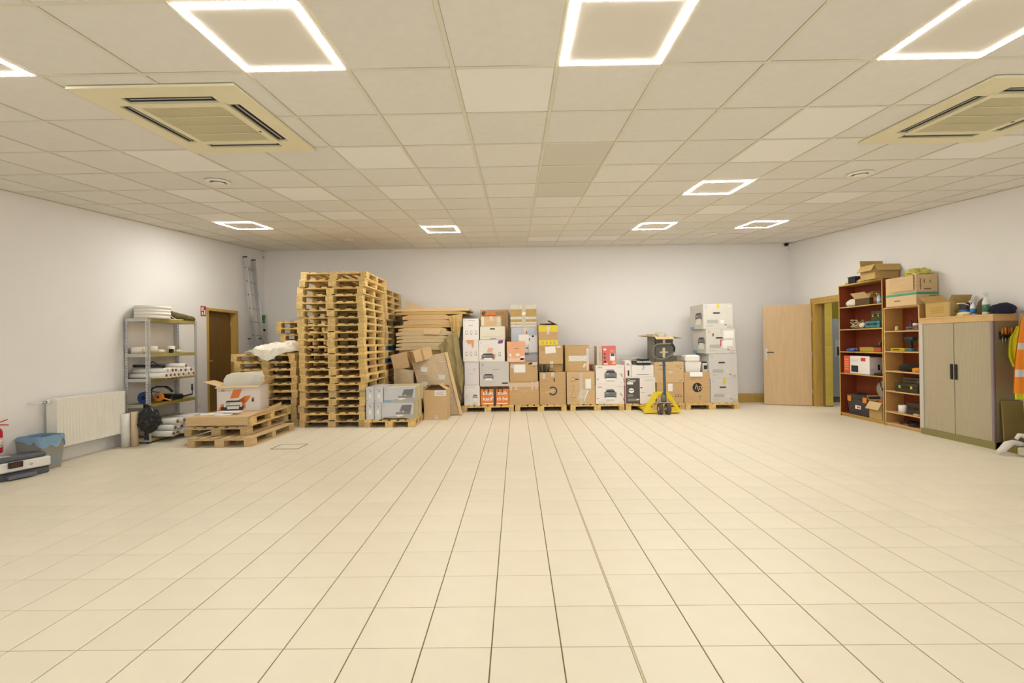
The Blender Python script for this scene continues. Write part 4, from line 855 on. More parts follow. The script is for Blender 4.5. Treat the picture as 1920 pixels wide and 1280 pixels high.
# ------------------------------------------------------------------ flattened cardboard pile against the back wall
GP = 'flattened cardboard in the pile'
def slab(label, u0, u1, vt, vb, yf, dep, zb=None, m=card, rz=0, tilt=0, name='flattened_carton', bend=.0, seed=0, zmin=None):
    """folded flat carton: several loose layers, edges bowed, one end fraying"""
    x0,x1,z0,z1 = bx(u0,u1,vt,vb,yf,zb); w, h = x1-x0, z1-z0
    t = thing(name,label,'cardboard',((x0+x1)/2,yf,z0),rz,GP); n = max(1, min(2, int(h/.05))); rn_ = random.Random(seed)
    for i in range(n):
        mb = MB(); a = i*h/n; b = (i+1)*h/n-.003; sh = rn_.uniform(-.012,.012)
        def f(u, v, zz=0.0, s=1): return None
        K = 8; vs = []
        for k in range(K+1):
            s = k/K; xx = -w/2+w*s+sh; bw_ = abs(bend)*(math.sin(math.pi*s) if bend > 0 else 1-math.sin(math.pi*s))*.4+rn_.uniform(0,.001); yy = rn_.uniform(-.006,.006)
            e_ = (b-a)*(.6 if k in (0, K) else 1)
            for y_ in (yy, dep): vs += [(xx, y_, a+bw_+tilt*(xx+w/2)), (xx, y_, a+e_+bw_+tilt*(xx+w/2))]
        fs = []
        for k in range(K):
            o_ = 4*k; q = 4*(k+1); fs += [(o_,q,q+1,o_+1),(o_+3,q+3,q+2,o_+2),(o_+1,q+1,q+3,o_+3),(o_+2,q+2,q,o_)]
        fs += [(0,1,3,2),(4*K+2,4*K+3,4*K+1,4*K)]
        mb.add(vs, fs); mb.build('folded_layer', m, t)
    return t
cardA = mat('cardboard_pale','#d3bd93',.85,var=.06,scale=5,stretch=(1,1,9),rnd=.05)
# carried by a pallet and a crate of rolled sheets hidden behind the wrapped bundle
pallet(-1.62, 9.40, .0005, .98, .95, 0, 'pallet almost hidden under the flattened cardboard pile', 'pallets along the back row', 'old', 7, 160)
x0,x1,z0,z1 = bx(749,834,656,760,9.0,ZP); o = carton('moving_carton','big carton at the bottom of the cardboard pile, hidden by the wrapped bundle','box',x0,x1,8.99,.85,ZP,z1,card3)
yc = 8.96; zb = z1
for u0,u1,vt,vb,dep,m,bend,lb in ((742,846,642,656,.9,cardA,.0,'bale of flattened cartons with small black print, lowest above the loose boxes'),
      (744,842,629,642,.9,cardA,.01,'taped flattened carton, second from below in the cardboard pile'),(742,851,620,629,.9,cardA,.008,'pale flattened carton, third from below in the cardboard pile'),
      (748,838,614,620,.9,card2,.0,'flattened carton with a tongue hanging down in front, middle of the pile'),(738,866,608.5,614,.9,card3,-.004,'thin dark sheets squeezed in the middle of the cardboard pile'),
      (755,846,589.5,608.5,.86,card,.0,'thick double carton with a smooth front, high in the cardboard pile'),(742,874,583.5,589.5,.9,card3,-.006,'loose frayed sheets under the top of the cardboard pile'),(740,880,577.5,583.5,.86,card2,-.008,'top sheet of the cardboard pile, overhanging on the right')):
    x0,x1,z0,z1 = bx(u0,u1,vt,vb,yc,zb); slab(lb,u0,u1,vt,vb,yc,dep,zb,m,bend=bend,seed=int(u0)); zb = z1+.001
tz = zb
# tongue, upright triangular flap, side sheets
a = ony(795,616,yc-.012); b = ony(829,616,yc-.012); c_ = ony(823,627,yc-.03); d_ = ony(795,626,yc-.03)
mb = MB(); mb.add([a,b,c_,d_],[(0,1,2,3)]); o = solid(mb.build('cardboard_flap',card2),.004); tag(o,'light cardboard tongue hanging from the middle of the pile','cardboard',GP)
a = ony(759,577,9.2); b = ony(801,579,9.2); c_ = ony(763,564,9.25)
mb = MB(); mb.add([(a.x,9.2,tz+.004),(b.x,9.2,tz+.004),(c_.x,9.25,c_.z)],[(0,1,2)]); o = solid(mb.build('cardboard_flap',cardA),.004); tag(o,'triangular cardboard corner standing up on the pile','cardboard',GP)
# sheets and blanket drooping down the right side of the pile
def droop(label, top, bot, y0, y1, m, seed, name, cat, bulge=.12):
    p = [ony(u,v,y0) for u,v in top]; q = [ony(u,v,y0) for u,v in bot]
    def f(s, t):
        k = s*(len(p)-1); i = min(int(k), len(p)-2); r = k-i
        A = p[i].lerp(p[i+1], r); B = q[i].lerp(q[i+1], r); P = A.lerp(B, t); n = mnoise.noise(Vector((s*3+seed, t*2.5, seed)))
        return Vector((P.x+.03*n, y0+(y1-y0)*(1-s)*.5 - bulge*math.sin(math.pi*t)*math.sin(math.pi*s)+.03*n+.025*mnoise.noise(Vector((s*9+seed, t*4, 1)))+.015*math.sin(14*s+3*t), P.z))
    mb = MB(); mb.sheet(f, 30, 24); return tag(solid(mb.build(name, m), .008), label, cat)
droop('olive-brown packing blanket hanging down the right side of the cardboard pile',[(822,648),(842,628),(857,622)],[(862,756),(867,742),(868,690)],8.86,8.92,mat('packing_blanket','#9a8a5e',.9,var=.1,scale=10,bump=.2,bscale=40),3,'packing_blanket','blanket')
droop('bent brown cardboard sheet drooping between the pile and the white boxes',[(842,592),(854,590),(867,588)],[(848,640),(858,640),(864,612)],8.90,8.94,card3,7,'cardboard_sheet','cardboard',.02)
# loose boxes on the pile's front
def tbox(name, label, c, w, d, h, rx, ry, rz, m, cat='box'):
    mb = MB(); mb.cbox(-w/2,w/2,-d/2,d/2,0,h,.004); o = mb.build(name,m,None,c,(rx,ry,rz)); DIM[o.name] = (w,d,h); tag(o,label,cat); return o
p = ony(792,675,8.74); o = tbox('moving_carton','tan carton tipped over on the wrapped bundle, under the bales',(p.x,8.76,p.z),.36,.26,.22,.0,-.24,.5,card2); patch(o,.4,0,.52,1,tapem,'packing_tape')
p = ony(753,690,8.7); o = tbox('moving_carton','plain brown carton leaning at the left end of the cardboard pile',(p.x,8.80,p.z-.02),.31,.2,.31,0,-.22,.06,card2)
# the shrink-wrapped bundle: a leaning block of cartons under stretch film
P = [(771,676),(833,660),(858,758),(800,772)]   # front face outline in the photo, standing at y = 8.62
yb0 = 8.55
A = [ony(u,v,yb0+(.16 if i < 2 else 0)) for i,(u,v) in enumerate(P)]; low = min(A[2].z, A[3].z)
A[2].z = max(.01, A[2].z-0); A[3].z = .01; A[2].z = .01
A[2].x += .03
wrapm = mat('stretch_film_over_card','#cdb795',.14,var=.14,scale=26,stretch=(1,1,6),bump=.5,bscale=22)
t = thing('wrapped_bundle','cartons shrink-wrapped into a leaning bundle under clear film','bundle',(0,0,0))
mb = MB()
def bf(s, v):
    top = A[0].lerp(A[1], s); bot = A[3].lerp(A[2], s); Q = bot.lerp(top, v); n = mnoise.noise(Vector((s*5, v*4, 2)))
    return Vector((Q.x, Q.y-.025*math.sin(math.pi*s)*math.sin(math.pi*v)+.012*n, Q.z))
mb.sheet(bf, 24, 24)
B = [Vector((q.x+.02, q.y+.15, q.z)) for q in A]
mb.add([A[0],A[1],B[1],B[0]],[(0,1,2,3)]); mb.add([A[1],A[2],B[2],B[1]],[(0,1,2,3)]); mb.add([A[3],A[0],B[0],B[3]],[(0,1,2,3)]); mb.add([B[0],B[1],B[2],B[3]],[(0,1,2,3)])
mb.build('wrapped_cartons',wrapm,t)
mb = MB(); e = Vector((.012,-.035,0)); mb.add([A[1]+e,A[2]+e,A[2]+e+Vector((.05,.02,0)),A[1]+e+Vector((.05,.02,0)),A[1]+e+Vector((0,.05,0)),A[2]+e+Vector((0,.05,0)),A[2]+e+Vector((.05,.07,0)),A[1]+e+Vector((.05,.07,0))],[(0,1,2,3),(7,6,5,4),(0,4,5,1),(3,2,6,7),(0,3,7,4),(1,5,6,2)]); mb.build('corner_edge_guard',card2,t)
for k,(s,v) in enumerate(((.2,.55),(.45,.28),(.75,.62),(.3,.8))):
    Q = bf(s,v)+Vector((0,-.012,0)); mb = MB(); mb.add([Q+Vector((-.06,0,-.04)),Q+Vector((.06,0,-.05)),Q+Vector((.07,0,.04)),Q+Vector((-.05,0,.05))],[(0,1,2,3)]); mb.build('paper_label',film,t)
for k in range(16):
    s_, v_ = rn.uniform(.05,.95), rn.uniform(.05,.95); L_ = rn.uniform(.1,.3)
    Q = [bf(min(1,max(0,s_+L_*(j/6-.5))), min(1,v_+.008*math.sin(j*1.7+k)))+Vector((0,-.008,0)) for j in range(7)]
    mb = MB(); mb.tube(Q,[.002,.004,.005,.004,.006,.004,.002],5); mb.build('film_crease',mat('film_crease','#e9e2d6',.15),t)
# left part of the bundle: lower carton mass under film
x0,x1,z0,z1 = bx(739,776,690,772,8.66,.0005); mb = MB(); w = x1-x0
mb.sheet(lambda s,v: Vector((x0+w*s+.02*mnoise.noise(Vector((s*4,v*3,9))), 8.66-.03*math.sin(math.pi*s)+.015*mnoise.noise(Vector((s*6,v*5,4))), .01+(z1-.01)*v-.04*s*v)),12,16); mb.box(x0+.01,x1-.01,8.69,8.91,.01,z1-.06)
o = mb.build('wrapped_carton',wrapm); tag(o,'film-wrapped carton at the left foot of the leaning bundle','box')
# blue-white pack on the floor under the bundle
x0,x1,z0,z1 = bx(846,860,763,777,8.62,.0005); o = carton('paper_pack','small blue and white pack on the floor below the wrapped bundle','box',x0+.03,x1+.03,8.62,.2,z0,z1,mat('blue_white_pack','#8fb0c9',.4,var=.3,scale=12)); patch(o,0,0,1,.4,mat('blue_pack','#2d6ca5',.4),'printed_band'); patch(o,.1,.5,.9,.95,mat('pale_pack','#dfe4e6',.4),'printed_panel')
# ------------------------------------------------------------------ crumpled film on the waist-high stack
pz = 10*PH+.003
def ridge(p): return 1-2*abs(mnoise.noise(p))
def filmf(s, t):
    u = s*2-1; v = t*2-1; e = max(0, 1-abs(u)**4)*max(0, 1-abs(v)**4)
    cr = .045*ridge(Vector((s*4.5+.5*t, t*4, 1.3)))+.03*ridge(Vector((s*10, t*9, 5)))+.014*ridge(Vector((s*22, t*20, 8)))
    x = -4.17+u*.40+.05*mnoise.noise(Vector((s*4, t*4, 3))); y = 7.92+v*.40+.03*mnoise.noise(Vector((s*5, t*5, 7)))
    z = pz+.012+max(0, (.035+.13*s**1.3)*e+cr*(.25+.75*e)+.02)
    if t < .16:
        k = (1-t/.16); dr = max(0, 1-abs(s-.5)/.38)*(.85+.3*mnoise.noise(Vector((s*9, 0, 2))))
        z = z*(1-k)+(pz+.02-.17*dr)*k+.01*cr*10*k; y = 7.545-.015+.2*cr*k if k > .25 else y
        y = min(y, 7.53-.012*math.sin(s*31)*k) if dr > .05 and k > .25 else y
    return Vector((x, y, z))
mb = MB(); mb.sheet(filmf, 60, 60, sm=False); o = mb.build('plastic_film',mat('crumpled_film','#f3ecda',.22,var=.06,scale=25)); tag(solid(o,.002),'crumpled milky plastic film heaped on the waist-high pallet stack','plastic film')
# ------------------------------------------------------------------ cardboard and open white printer box on the low pallet pile
z3 = 3*PH+.002
t = thing('cardboard_sheet','flattened tan cardboard with folded front, lying on the low pallet pile','cardboard',(-4.18,6.86,z3),.02)
mb = MB(); mb.cbox(-.44,.42,-.60,.30,0,.006,.002); mb.build('panel',card2,t)
mb = MB(); mb.box(-.44,.42,-.606,-.600,-.112,.006); mb.build('front_fold',card2,t)
mb = MB(); mb.add([(.42,-.60,.0),(.42,.30,.0),(.44,.30,.10),(.44,-.60,.012)],[(0,1,2,3)]); solid(mb.build('raised_edge',card2,t),.005)
for k,(dx,dy,rz,w,d) in enumerate(((-.2,-.34,.5,.36,.13),(-.02,-.30,-.1,.34,.12),(.0,-.46,.15,.2,.1))):
    mb = MB(); mb.cbox(-w/2,w/2,-d/2,d/2,0,.018,.004); o = mb.build('foam_sheet',fm,None,(-4.18+dx,6.86+dy,z3+.0065+(.0185*k if k<2 else 0)),(0,0,rz)); tag(o,['white foam strip on the flattened cardboard, leftmost','white foam strip on the flattened cardboard, nearest the printer box','small white foam scrap at the front of the flattened cardboard'][k],'foam','foam scraps on the cardboard')
cx, cy = -4.27, 7.03; zB = z3+.0065
o = carton('printer_box','open white inkjet printer box with orange print on the low pallet pile','box',cx-.30,cx+.30,cy-.19,.38,zB,zB+.385,whitecard,rz=.20,top='open')
decal(o,[(0,[(.3,.5),(.5,.52),(.58,.86),(.38,.84)]),(0,[(.02,.0),(.1,.28),(.7,.36),(.78,.6),(.64,.58),(.66,.1),(.1,.0)]),(1,[(.08,.02),(.6,.04),(.62,.22),(.1,.18)])],[inko,dplast],'printed_panel'); ppic(o,.16,.08,.58,.42,wplast); decal(o,[(0,R4(.8,.34,.86,.52)),(1,R4(.8,.48,.86,.51)),(2,R4(.81,.36,.85,.46))],[inkl,inkr,ink],'printed_picture'); decal(o,[(0,R4(.1,.78,.18,.86)),(0,R4(.34,.9,.44,.95))],card2,'torn_patch'); small_lines(o,.02,.8,1,.3,inkg)
for k in range(3): patch(o,.1+.3*k,.02,.16+.3*k,.98,mat('red_line','#b9554a',.6),'printed_stripe','left')
flap(o,'front',.075,112,card2); flap(o,'left',.2,70,card2); flap(o,'right',.2,48,card2); flap(o,'back',.1,20,cardin)
ft = thing('foam_insert','white foam shell standing out of the open white printer box','foam',(cx,cy+.03,zB+.30),.20)
mb = MB(); mb.prism([(-.26,-.29),(.27,-.29),(.27,.2),(.24,.285),(-.15,.27),(-.22,.24),(-.26,.17)],.16,Matrix.Translation((0,-.1,0))); mb.build('shell',mat('cream_foam','#f7f2e4',.7),ft)
mb = MB(); mb.prism([(.12,.12),(.20,.24),(.272,.23),(.272,.12)],.02,Matrix.Translation((0,-.121,0))); mb.build('bag_fold',film,ft); mb = MB(); mb.box(-.16,.18,-.115,-.10,.235,.25); mb.build('foam_rib',mat('cream_foam','#f3ecd8',.7),ft)
# ------------------------------------------------------------------ boltless steel shelving on the left wall
RX0, RX1, RY_0, RY_1 = -5.535, -5.20, 6.34, 7.32
def rz_(v): return ony(268, v, RY_0).z
RTOP = rz_(597.5)
rk = thing('shelving_rack','grey perforated steel shelving rack with chipboard shelves by the radiator','shelf',((RX0+RX1)/2,(RY_0+RY_1)/2,0)); ox, oy = (RX0+RX1)/2, (RY_0+RY_1)/2
for sx in (-1,1):
    for sy in (-1,1):
        x = (RX1-RX0)/2*sx; y = (RY_1-RY_0)/2*sy; mb = MB(); t_ = .003; n = 46; hh = RTOP/n
        # angle post: two legs with a row of slots each (bars between the slots)
        for leg in (0,1):
            for k in range(n):
                z0 = k*hh
                def bar(a,b,za,zb):
                    if leg == 0: mb.box(*sorted((x-sx*a,x-sx*b)),*sorted((y,y-sy*t_)),za,zb)
                    else: mb.box(*sorted((x,x-sx*t_)),*sorted((y-sy*a,y-sy*b)),za,zb)
                bar(0,.040,z0,z0+hh*.5); bar(0,.014,z0+hh*.5,z0+hh); bar(.026,.040,z0+hh*.5,z0+hh)
        mb.build('post',steel,rk); mb = MB(); mb.box(*sorted((x+sx*.002,x-sx*.044)),*sorted((y+sy*.002,y-sy*.044)),0,.02); mb.build('foot',bplast,rk)
SHELF = [rz_(597.2), rz_(664), rz_(711), rz_(759.5), rz_(824)]; SHZ = []
for z in SHELF:
    mb = MB(); w, d = (RX1-RX0)/2-.004, (RY_1-RY_0)/2-.004
    mb.box(-w,w,-d,d,z-.006,z+.006); s_ = mb.build('shelf_board',chip,rk); SHZ.append(z+.0086)
    for q,nm in (((-w,w,-d-.002,-d),'beam'),((-w,w,d,d+.002),'beam')): mb = MB(); mb.box(q[0],q[1],q[2],q[3],z-.038,z+.008); mb.build(nm,paintsteel,rk)
    for xx in (-w-.002, w): mb = MB(); mb.box(xx,xx+.002,-d,d,z-.038,z+.008); mb.build('beam',mat('olive_beam','#a3944e',.5,var=.08,scale=8) if xx > 0 else paintsteel,rk)
# white film rolls: axis across the rack, open core towards the room
def roll(u, v, xe, r, L, label, group, m=film, ri=None):
    p = onx(u, v, xe); mb = MB(); ri = ri or r*.45
    o = thing('film_roll',label,'roll',(xe-L/2,p.y,p.z-r),0,group)
    mb.pipe((-L/2,0,r),(L/2,0,r),r,ri+.004,18); mb.build('wound_film',m,o); mb = MB(); mb.pipe((-L/2-.004,0,r),(L/2+.004,0,r),ri+.0035,ri,14); mb.build('core_tube',core,o); return o
g1 = 'film rolls on the middle shelf'; g2 = 'film rolls on the bottom shelf'
rows3 = [(378,640),(452,635),(495,630),(535,627),(575,624),(615,620),(650,615)]
rz3 = SHZ[2]
def setroll(u4, v4, xe, r, L, label, group, zb=None, m=film):
    u, v = 200+u4/4, 540+v4/4; o = roll(u, v, xe, r, L, label, group, m)
    if zb is not None: o.location.z = zb
    return o
ORDn = ['nearest','second','third','fourth','fifth','sixth','farthest']
lowY = []
y_c = None
for i in range(7):
    o = setroll(*rows3[i],-4.99,.038,.53,ORDn[i]+' white film roll of the lower row on the middle rack shelf',g1,rz3); 
    o.location.y = (RY_0+.06 if y_c is None else max(o.location.y, y_c+.0775)); y_c = o.location.y; lowY.append(y_c)
for i in range(6):
    o = setroll(440+36*i,585,-5.0+(.01 if i%2 else 0),.038,.5,['nearest','second','third','fourth','fifth','farthest'][i]+' white film roll of the upper row on the middle rack shelf',g1,rz3+.068); o.location.y = (lowY[i]+lowY[i+1])/2+.0; 
    dy = (lowY[i+1]-lowY[i])/2; o.location.z = rz3+math.sqrt(max(.0004,(.0768)**2-dy*dy))+.0005
    if i == 0: o.children[0].data.materials[0] = tan_roll
    if i == 4: top4 = o.location.z
o = setroll(612,530,-5.02,.036,.5,'single white film roll lying on top of the upper roll row',g1); o.location.y = lowY[4]+ .04; o.location.y = (lowY[4]+lowY[5])/2+.04; o.location.z = top4+.068
# black tripod bag over the rolls
tb = thing('tripod_bag','black tripod lying on the film rolls of the middle shelf','tripod',(-5.25,(lowY[0]+lowY[1])/2+.0,rz3+.147)); mb = MB(); mb.cyl((-.24,0,.03),(.12,0,.022),.022,.018,10); mb.build('legs',bplast,tb); mb = MB(); mb.cyl((.08,0,.02),(.2,0,.02),.02,.024,10); mb.build('head',bplast,tb); mb = MB(); mb.tube([(-.02,0,.04),(.03,.0,.09),(.08,0,.06),(.12,0,.04)],.008,6); mb.build('handle',bplast,tb)
# bottom shelf rolls, in three layers
zb5 = SHZ[4]; r = .043
lay = [[-.38,-.27,-.16,-.05,.06,.17,.28],[-.33,-.21,-.10,.01,.12,.23],[-.27,-.16,.06,.17,.28]]
cnt = 0
for L, ys in enumerate(lay):
    for k, dy in enumerate(ys):
        zz = zb5 + L*.079; rn_ = random.Random(L*9+k)
        o = thing('film_roll',('nearest ' if k == 0 else 'farthest ' if k == len(ys)-1 else ['','second ','third ','fourth ','fifth ','sixth '][k])+'white film roll in the '+['bottom','middle','top'][L]+' layer on the lowest rack shelf','roll',(-5.24+rn_.uniform(-.02,.02),oy+dy+.045,zz),0,g2)
        mb = MB(); mb.pipe((-.26,0,r),(.26,0,r),r*.985,.023,18); mb.build('wound_film',film,o); mb = MB(); mb.pipe((-.265,0,r),(.265,0,r),.0225,.018,14); mb.build('core_tube',core,o)
# upright rolls in front of the radiator end
p = onz(233,838); mb = MB(); t = thing('film_roll','white film roll standing upright on the floor between radiator and rack','roll',(p.x+.02,p.y+.0,0.0005)); mb.pipe((0,0,0),(0,0,.46),.052,.022,20); mb.build('wound_film',film,t); mb = MB(); mb.pipe((0,0,.0),(0,0,.463),.0215,.017,14); mb.build('core_tube',core,t)
p = onz(247.5,837); mb = MB(); t = thing('film_roll','tan paper roll standing upright beside the white one','roll',(p.x+.012,p.y+.03,0.0005)); mb.pipe((0,0,0),(0,0,.475),.042,.02,20); mb.build('wound_paper',tan_roll,t); mb = MB(); mb.pipe((0,0,.0),(0,0,.478),.0195,.015,14); mb.build('core_tube',core,t)
# black rubbish bag hanging on the near post
def bagf(s, t):
    a = s*2*math.pi; rr = (.03+.085*math.sin(math.pi*min(1,t*1.05))**.8)*(1+.3*mnoise.noise(Vector((math.cos(a)*2.6,math.sin(a)*2.6,t*7)))+.12*mnoise.noise(Vector((math.cos(a)*6,math.sin(a)*6,t*14))))
    return Vector((rr*1.25*math.cos(a)+.05*t*(1-t)*2, rr*.75*math.sin(a), .38*t))
p = ony(277,812,RY_0-.1); mb = MB(); mb.sheet(bagf,40,28,sm=False); o = mb.build('rubbish_bag',blackbag,None,(p.x-.0,RY_0-.09,p.z)); tag(o,'crumpled black plastic bag hung on the near post of the rack','bag')
mb = MB(); mb.sheet(lambda s,t: Vector((.06*s, .012*math.sin(9*s+4*t), .50*t)),6,14,sm=False); o = solid(mb.build('rubbish_bag',blackbag,None,(p.x-.11,RY_0-.03,.06)),.004); tag(o,'flat strip of black plastic bag behind the tan upright roll','bag')
# top shelf: foam roll, olive gear
p = ony(260,596,RY_0+.26); t = thing('foam_roll','wide white foam roll lying flat on top of the rack','roll',(-5.33,RY_0+.24,SHZ[0]+.001))
z = 0
for k in range(4): mb = MB(); mb.cyl((.004*(k%2),.003*k,z),(.004*(k%2),.003*k,z+.046),.215,.215,40); mb.build('winding',mat('foam_sheet_white','#f2ede4',.7),t); z += .0462
olive = mat('olive_fabric','#6b5d33',.8,var=.15,scale=14)
t = thing('binoculars','olive binoculars with white strap on top of the rack','binoculars',(-5.28,RY_0+.62,SHZ[0]))
mb = MB(); mb.cyl((-.05,-.06,.085),(.08,.05,.05),.062,.045,14); mb.build('barrel',olive,t); mb = MB(); mb.cyl((-.05,.07,.075),(.09,.15,.045),.055,.04,14); mb.build('barrel',olive,t); mb = MB(); mb.cyl((-.056,-.065,.087),(-.051,-.061,.085),.048,.048,14); mb.build('lens',bplast,t); mb = MB(); mb.tube([(.0,-.12,.08),(.06,-.12,.03),(.1,-.1,.005),(.14,-.02,.004)],.005,6); mb.build('strap',wplast,t)
lump('work_glove',(-5.27,RY_0+.88,SHZ[0]),(.2,.14,.1),olive,5,.3,2.2); tag(bpy.data.objects['work_glove'],'crumpled olive work glove at the far end of the rack top','glove')
# second shelf: tape rolls
for k,(u,v,r_,h_,lb) in enumerate(((239.5,660,.06,.10,'tall white tape roll nearest the wall post on the second rack shelf'),(256,660,.066,.095,'white tape roll left of the near post on the second rack shelf'),(285,658,.068,.11,'white tape roll right of the near post on the second rack shelf'),(301,658,.055,.055,'low white tape roll on the second rack shelf'),(321,658,.05,.11,'cream tape roll toward the far end of the second rack shelf'),(335,657,.04,.05,'smallest white tape roll at the far end of the second rack shelf'))):
    y_ = [RY_0+.21,RY_0+.09,RY_0+.36,RY_0+.46,RY_0+.64,RY_0+.78][k]; x_ = ony(u,v,y_).x; x_ = min(max(x_, RX0+.07), RX1-.07)
    o = thing('tape_roll',lb,'tape',(x_,y_,SHZ[1]),0,'tape rolls on the second rack shelf'); mb = MB(); mb.pipe((0,0,0),(0,0,h_),r_,r_*.6,20); mb.build('tape',mat('white_tape','#efe7d8',.5),o); mb = MB(); mb.pipe((0,0,.0),(0,0,h_+.001),r_*.595,r_*.53,18); mb.build('core_tube',core,o)
mb = MB(); mb.cbox(-.03,.03,-.015,.015,0,.06,.005); o = mb.build('marker_pen',bplast,None,(-5.3,RY_0+.56,SHZ[1])); tag(o,'small black tape cutter among the tape rolls','tool')
# fourth shelf: strapping tools
z4 = SHZ[3]
t = thing('strapping_reel','blue strapping reel on the fourth rack shelf','reel',(-5.33,RY_0+.10,z4)); mb = MB(); mb.cyl((0,-.035,.085),(0,.035,.085),.085,.085,26); mb.build('drum',mat('blue_plastic','#274a8e',.45),t); mb = MB(); mb.cyl((0,-.037,.085),(0,-.034,.085),.03,.03,14); mb.build('hub',bplast,t); mb = MB(); mb.tube([(.0,0,.17),(.1,.0,.175),(.2,.0,.16)],.009,8); mb.build('arm',mat('blue_plastic','#274a8e',.45),t)
orp = mat('orange_tool','#e58b28',.45)
t = thing('tape_dispenser','orange strapping tensioner with round disc on the fourth rack shelf','tool',(-5.21,RY_0+.20,z4)); mb = MB(); mb.cyl((.0,-.02,.085),(.0,.02,.085),.062,.062,22); mb.build('disc',orp,t); mb = MB(); mb.tube([(-.13,.02,.02),(-.03,.0,.09),(.08,-.0,.06),(.16,.02,.03)],.011,8); mb.build('lever',orp,t); mb = MB(); mb.cyl((0,-.024,.085),(0,-.019,.085),.02,.02,12); mb.build('hub',dplast,t)
t = thing('cart_handle','black bent tube handle standing on the fourth rack shelf','handle',(-5.36,RY_0+.34,z4)); mb = MB(); mb.tube([(-.08,0,0),(-.08,0,.16),(-.06,0,.2),(.0,0,.22),(.12,.02,.22)],.012,8); mb.build('tube',bplast,t); mb = MB(); mb.tube([(.12,.02,.22),(.17,.03,.19),(.21,.04,.14)],.019,8); mb.build('grip',rubber,t); mb = MB(); mb.cyl((-.0,.02,.10),(.18,.05,.10),.014,.014,8); mb.build('bar',bplast,t)
t = thing('seal_tool','long black sealing tool on the fourth rack shelf','tool',(-5.30,RY_0+.54,z4)); mb = MB(); mb.cbox(-.12,.12,-.14,.12,.0,.085,.02); mb.build('body',bplast,t); mb = MB(); mb.tube([(.1,.08,.04),(.13,.16,.05),(.15,.25,.06)],.013,8); mb.build('lever',bplast,t); mb = MB(); mb.cyl((.15,.25,.06),(.15,.25,.16),.005,.005,8); mb.cyl((.15,.25,.12),(.15,.25,.22),.013,.013,8); mb.build('upright_grip',bplast,t); mb = MB(); mb.cyl((.0,-.15,.03),(.12,.14,.04),.005,.005,6); mb.build('rod',chrome,t)
# ------------------------------------------------------------------ ladder and things in the left rear corner
t = thing('ladder','aluminium extension ladder leaning on the left wall in the rear corner','ladder',(0,0,0))
def rail(yy, zt, w=.085, name='rail', x0=-5.20, x1=-5.515):
    P0, P1 = Vector((x0, yy, .01)), Vector((x1, yy, zt)); d = P1-P0; L = d.length; a = math.atan2(d.x, d.z)
    mb = MB(); mb.cbox(-w/2,w/2,-.012,.012,0,L,.004,M=Matrix.Translation(P0) @ Matrix.Rotation(a,4,'Y')); r_ = mb.build(name,alu,t)
    mb = MB(); mb.cbox(-w/2-.003,w/2+.003,-.015,.015,L-.02,L+.004,.003,M=Matrix.Translation(P0) @ Matrix.Rotation(a,4,'Y')); mb.build('end_cap',bplast,r_); return P0, d
zt = 3.19; P0, D = rail(9.17, zt); P1, _ = rail(9.47, zt-.01)
for k in range(11):
    s = .06+k*.087; q = P0+D*s; mb = MB(); mb.cyl((q.x,9.182,q.z),(q.x,9.458,q.z),.014,.014,10); r_ = mb.build('rung',alu,t); mb = MB(); mb.cyl((q.x+.0,9.155,q.z),(q.x+.0,9.158,q.z),.012,.012,8); mb.build('rivet',bplast,r_)
for s in (.91,.99):
    q = P0+D*(.06+8*.087 if s < .95 else .06+10*.087); mb = MB(); mb.tube([(q.x+.03,9.2,q.z+.03),(q.x+.03,9.2,q.z-.01),(q.x+.03,9.5,q.z-.01),(q.x+.03,9.5,q.z+.03)],.008,6); mb.build('guide_hook',alu,t)
t = thing('ladder','short ladder section with black end caps beside the extension ladder','ladder',(0,0,0))
P0, D = rail(9.10, 1.52, .05, 'rail', -5.0, -5.40); rail(9.42, 1.52, .05, 'rail', -4.98, -5.36)
for k in range(5): q = P0+D*(.1+k*.19); mb = MB(); mb.cyl((q.x,9.112,q.z),(q.x,9.408,q.z),.013,.013,8); mb.build('rung',alu,t)
x = ony(494,640,9.8).x; t = thing('profile_board','tall white board with green print standing in the left rear corner','board',(x,9.82,0.0005)); mb = MB(); mb.cbox(-.06,.05,-.02,.02,0,ony(494,590,9.8).z,.003); mb.build('board',mat('white_board','#ded9c4',.5),t); zz_ = ony(494,590,9.8).z
mb = MB(); mb.box(-.058,.048,-.0215,-.0202,zz_-.18,zz_-.01); mb.build('green_print',mat('green_black_print','#5a8a4a',.5,var=.6,scale=25),t); mb = MB(); mb.box(-.01,.048,-.0215,-.0202,zz_-.36,zz_-.31); mb.build('black_print',ink,t)
for k,(u,zt_,lb) in enumerate(((483,1.62,'raw timber lath leaning in the left rear corner behind the ladder'),(489,1.3,'shorter timber lath leaning in the left rear corner'))):
    x = ony(u,650,9.78).x; mb = MB(); mb.cbox(-.03,.03,-.012,.012,0,zt_,.003); o = mb.build('timber_lath',doorwood,None,(x,9.72+.04*k,.0005),(-.06,0,0)); tag(o,lb,'timber','timber laths in the corner')
# brown wicker ball thing on the film stack's rear edge
p = ony(505,644,8.5); lump('work_bag',(p.x,8.5,pz),(.16,.16,.22),mat('dark_brown_cloth','#4d3a28',.9),6,.2,2.0); tag(bpy.data.objects['work_bag'],'small dark brown bag behind the crumpled film','bag')
# ------------------------------------------------------------------ near left corner: printer, waste bin, extinguisher
a = Vector((-5.31,4.46,0)); b = Vector((-5.135,4.935,0)); dv = b-a; ang = math.atan2(dv.y,dv.x)
t = thing('printer','white and grey inkjet printer on the floor at the left edge','printer',((a.x+b.x)/2,(a.y+b.y)/2,.0005),ang); W_ = dv.length/2
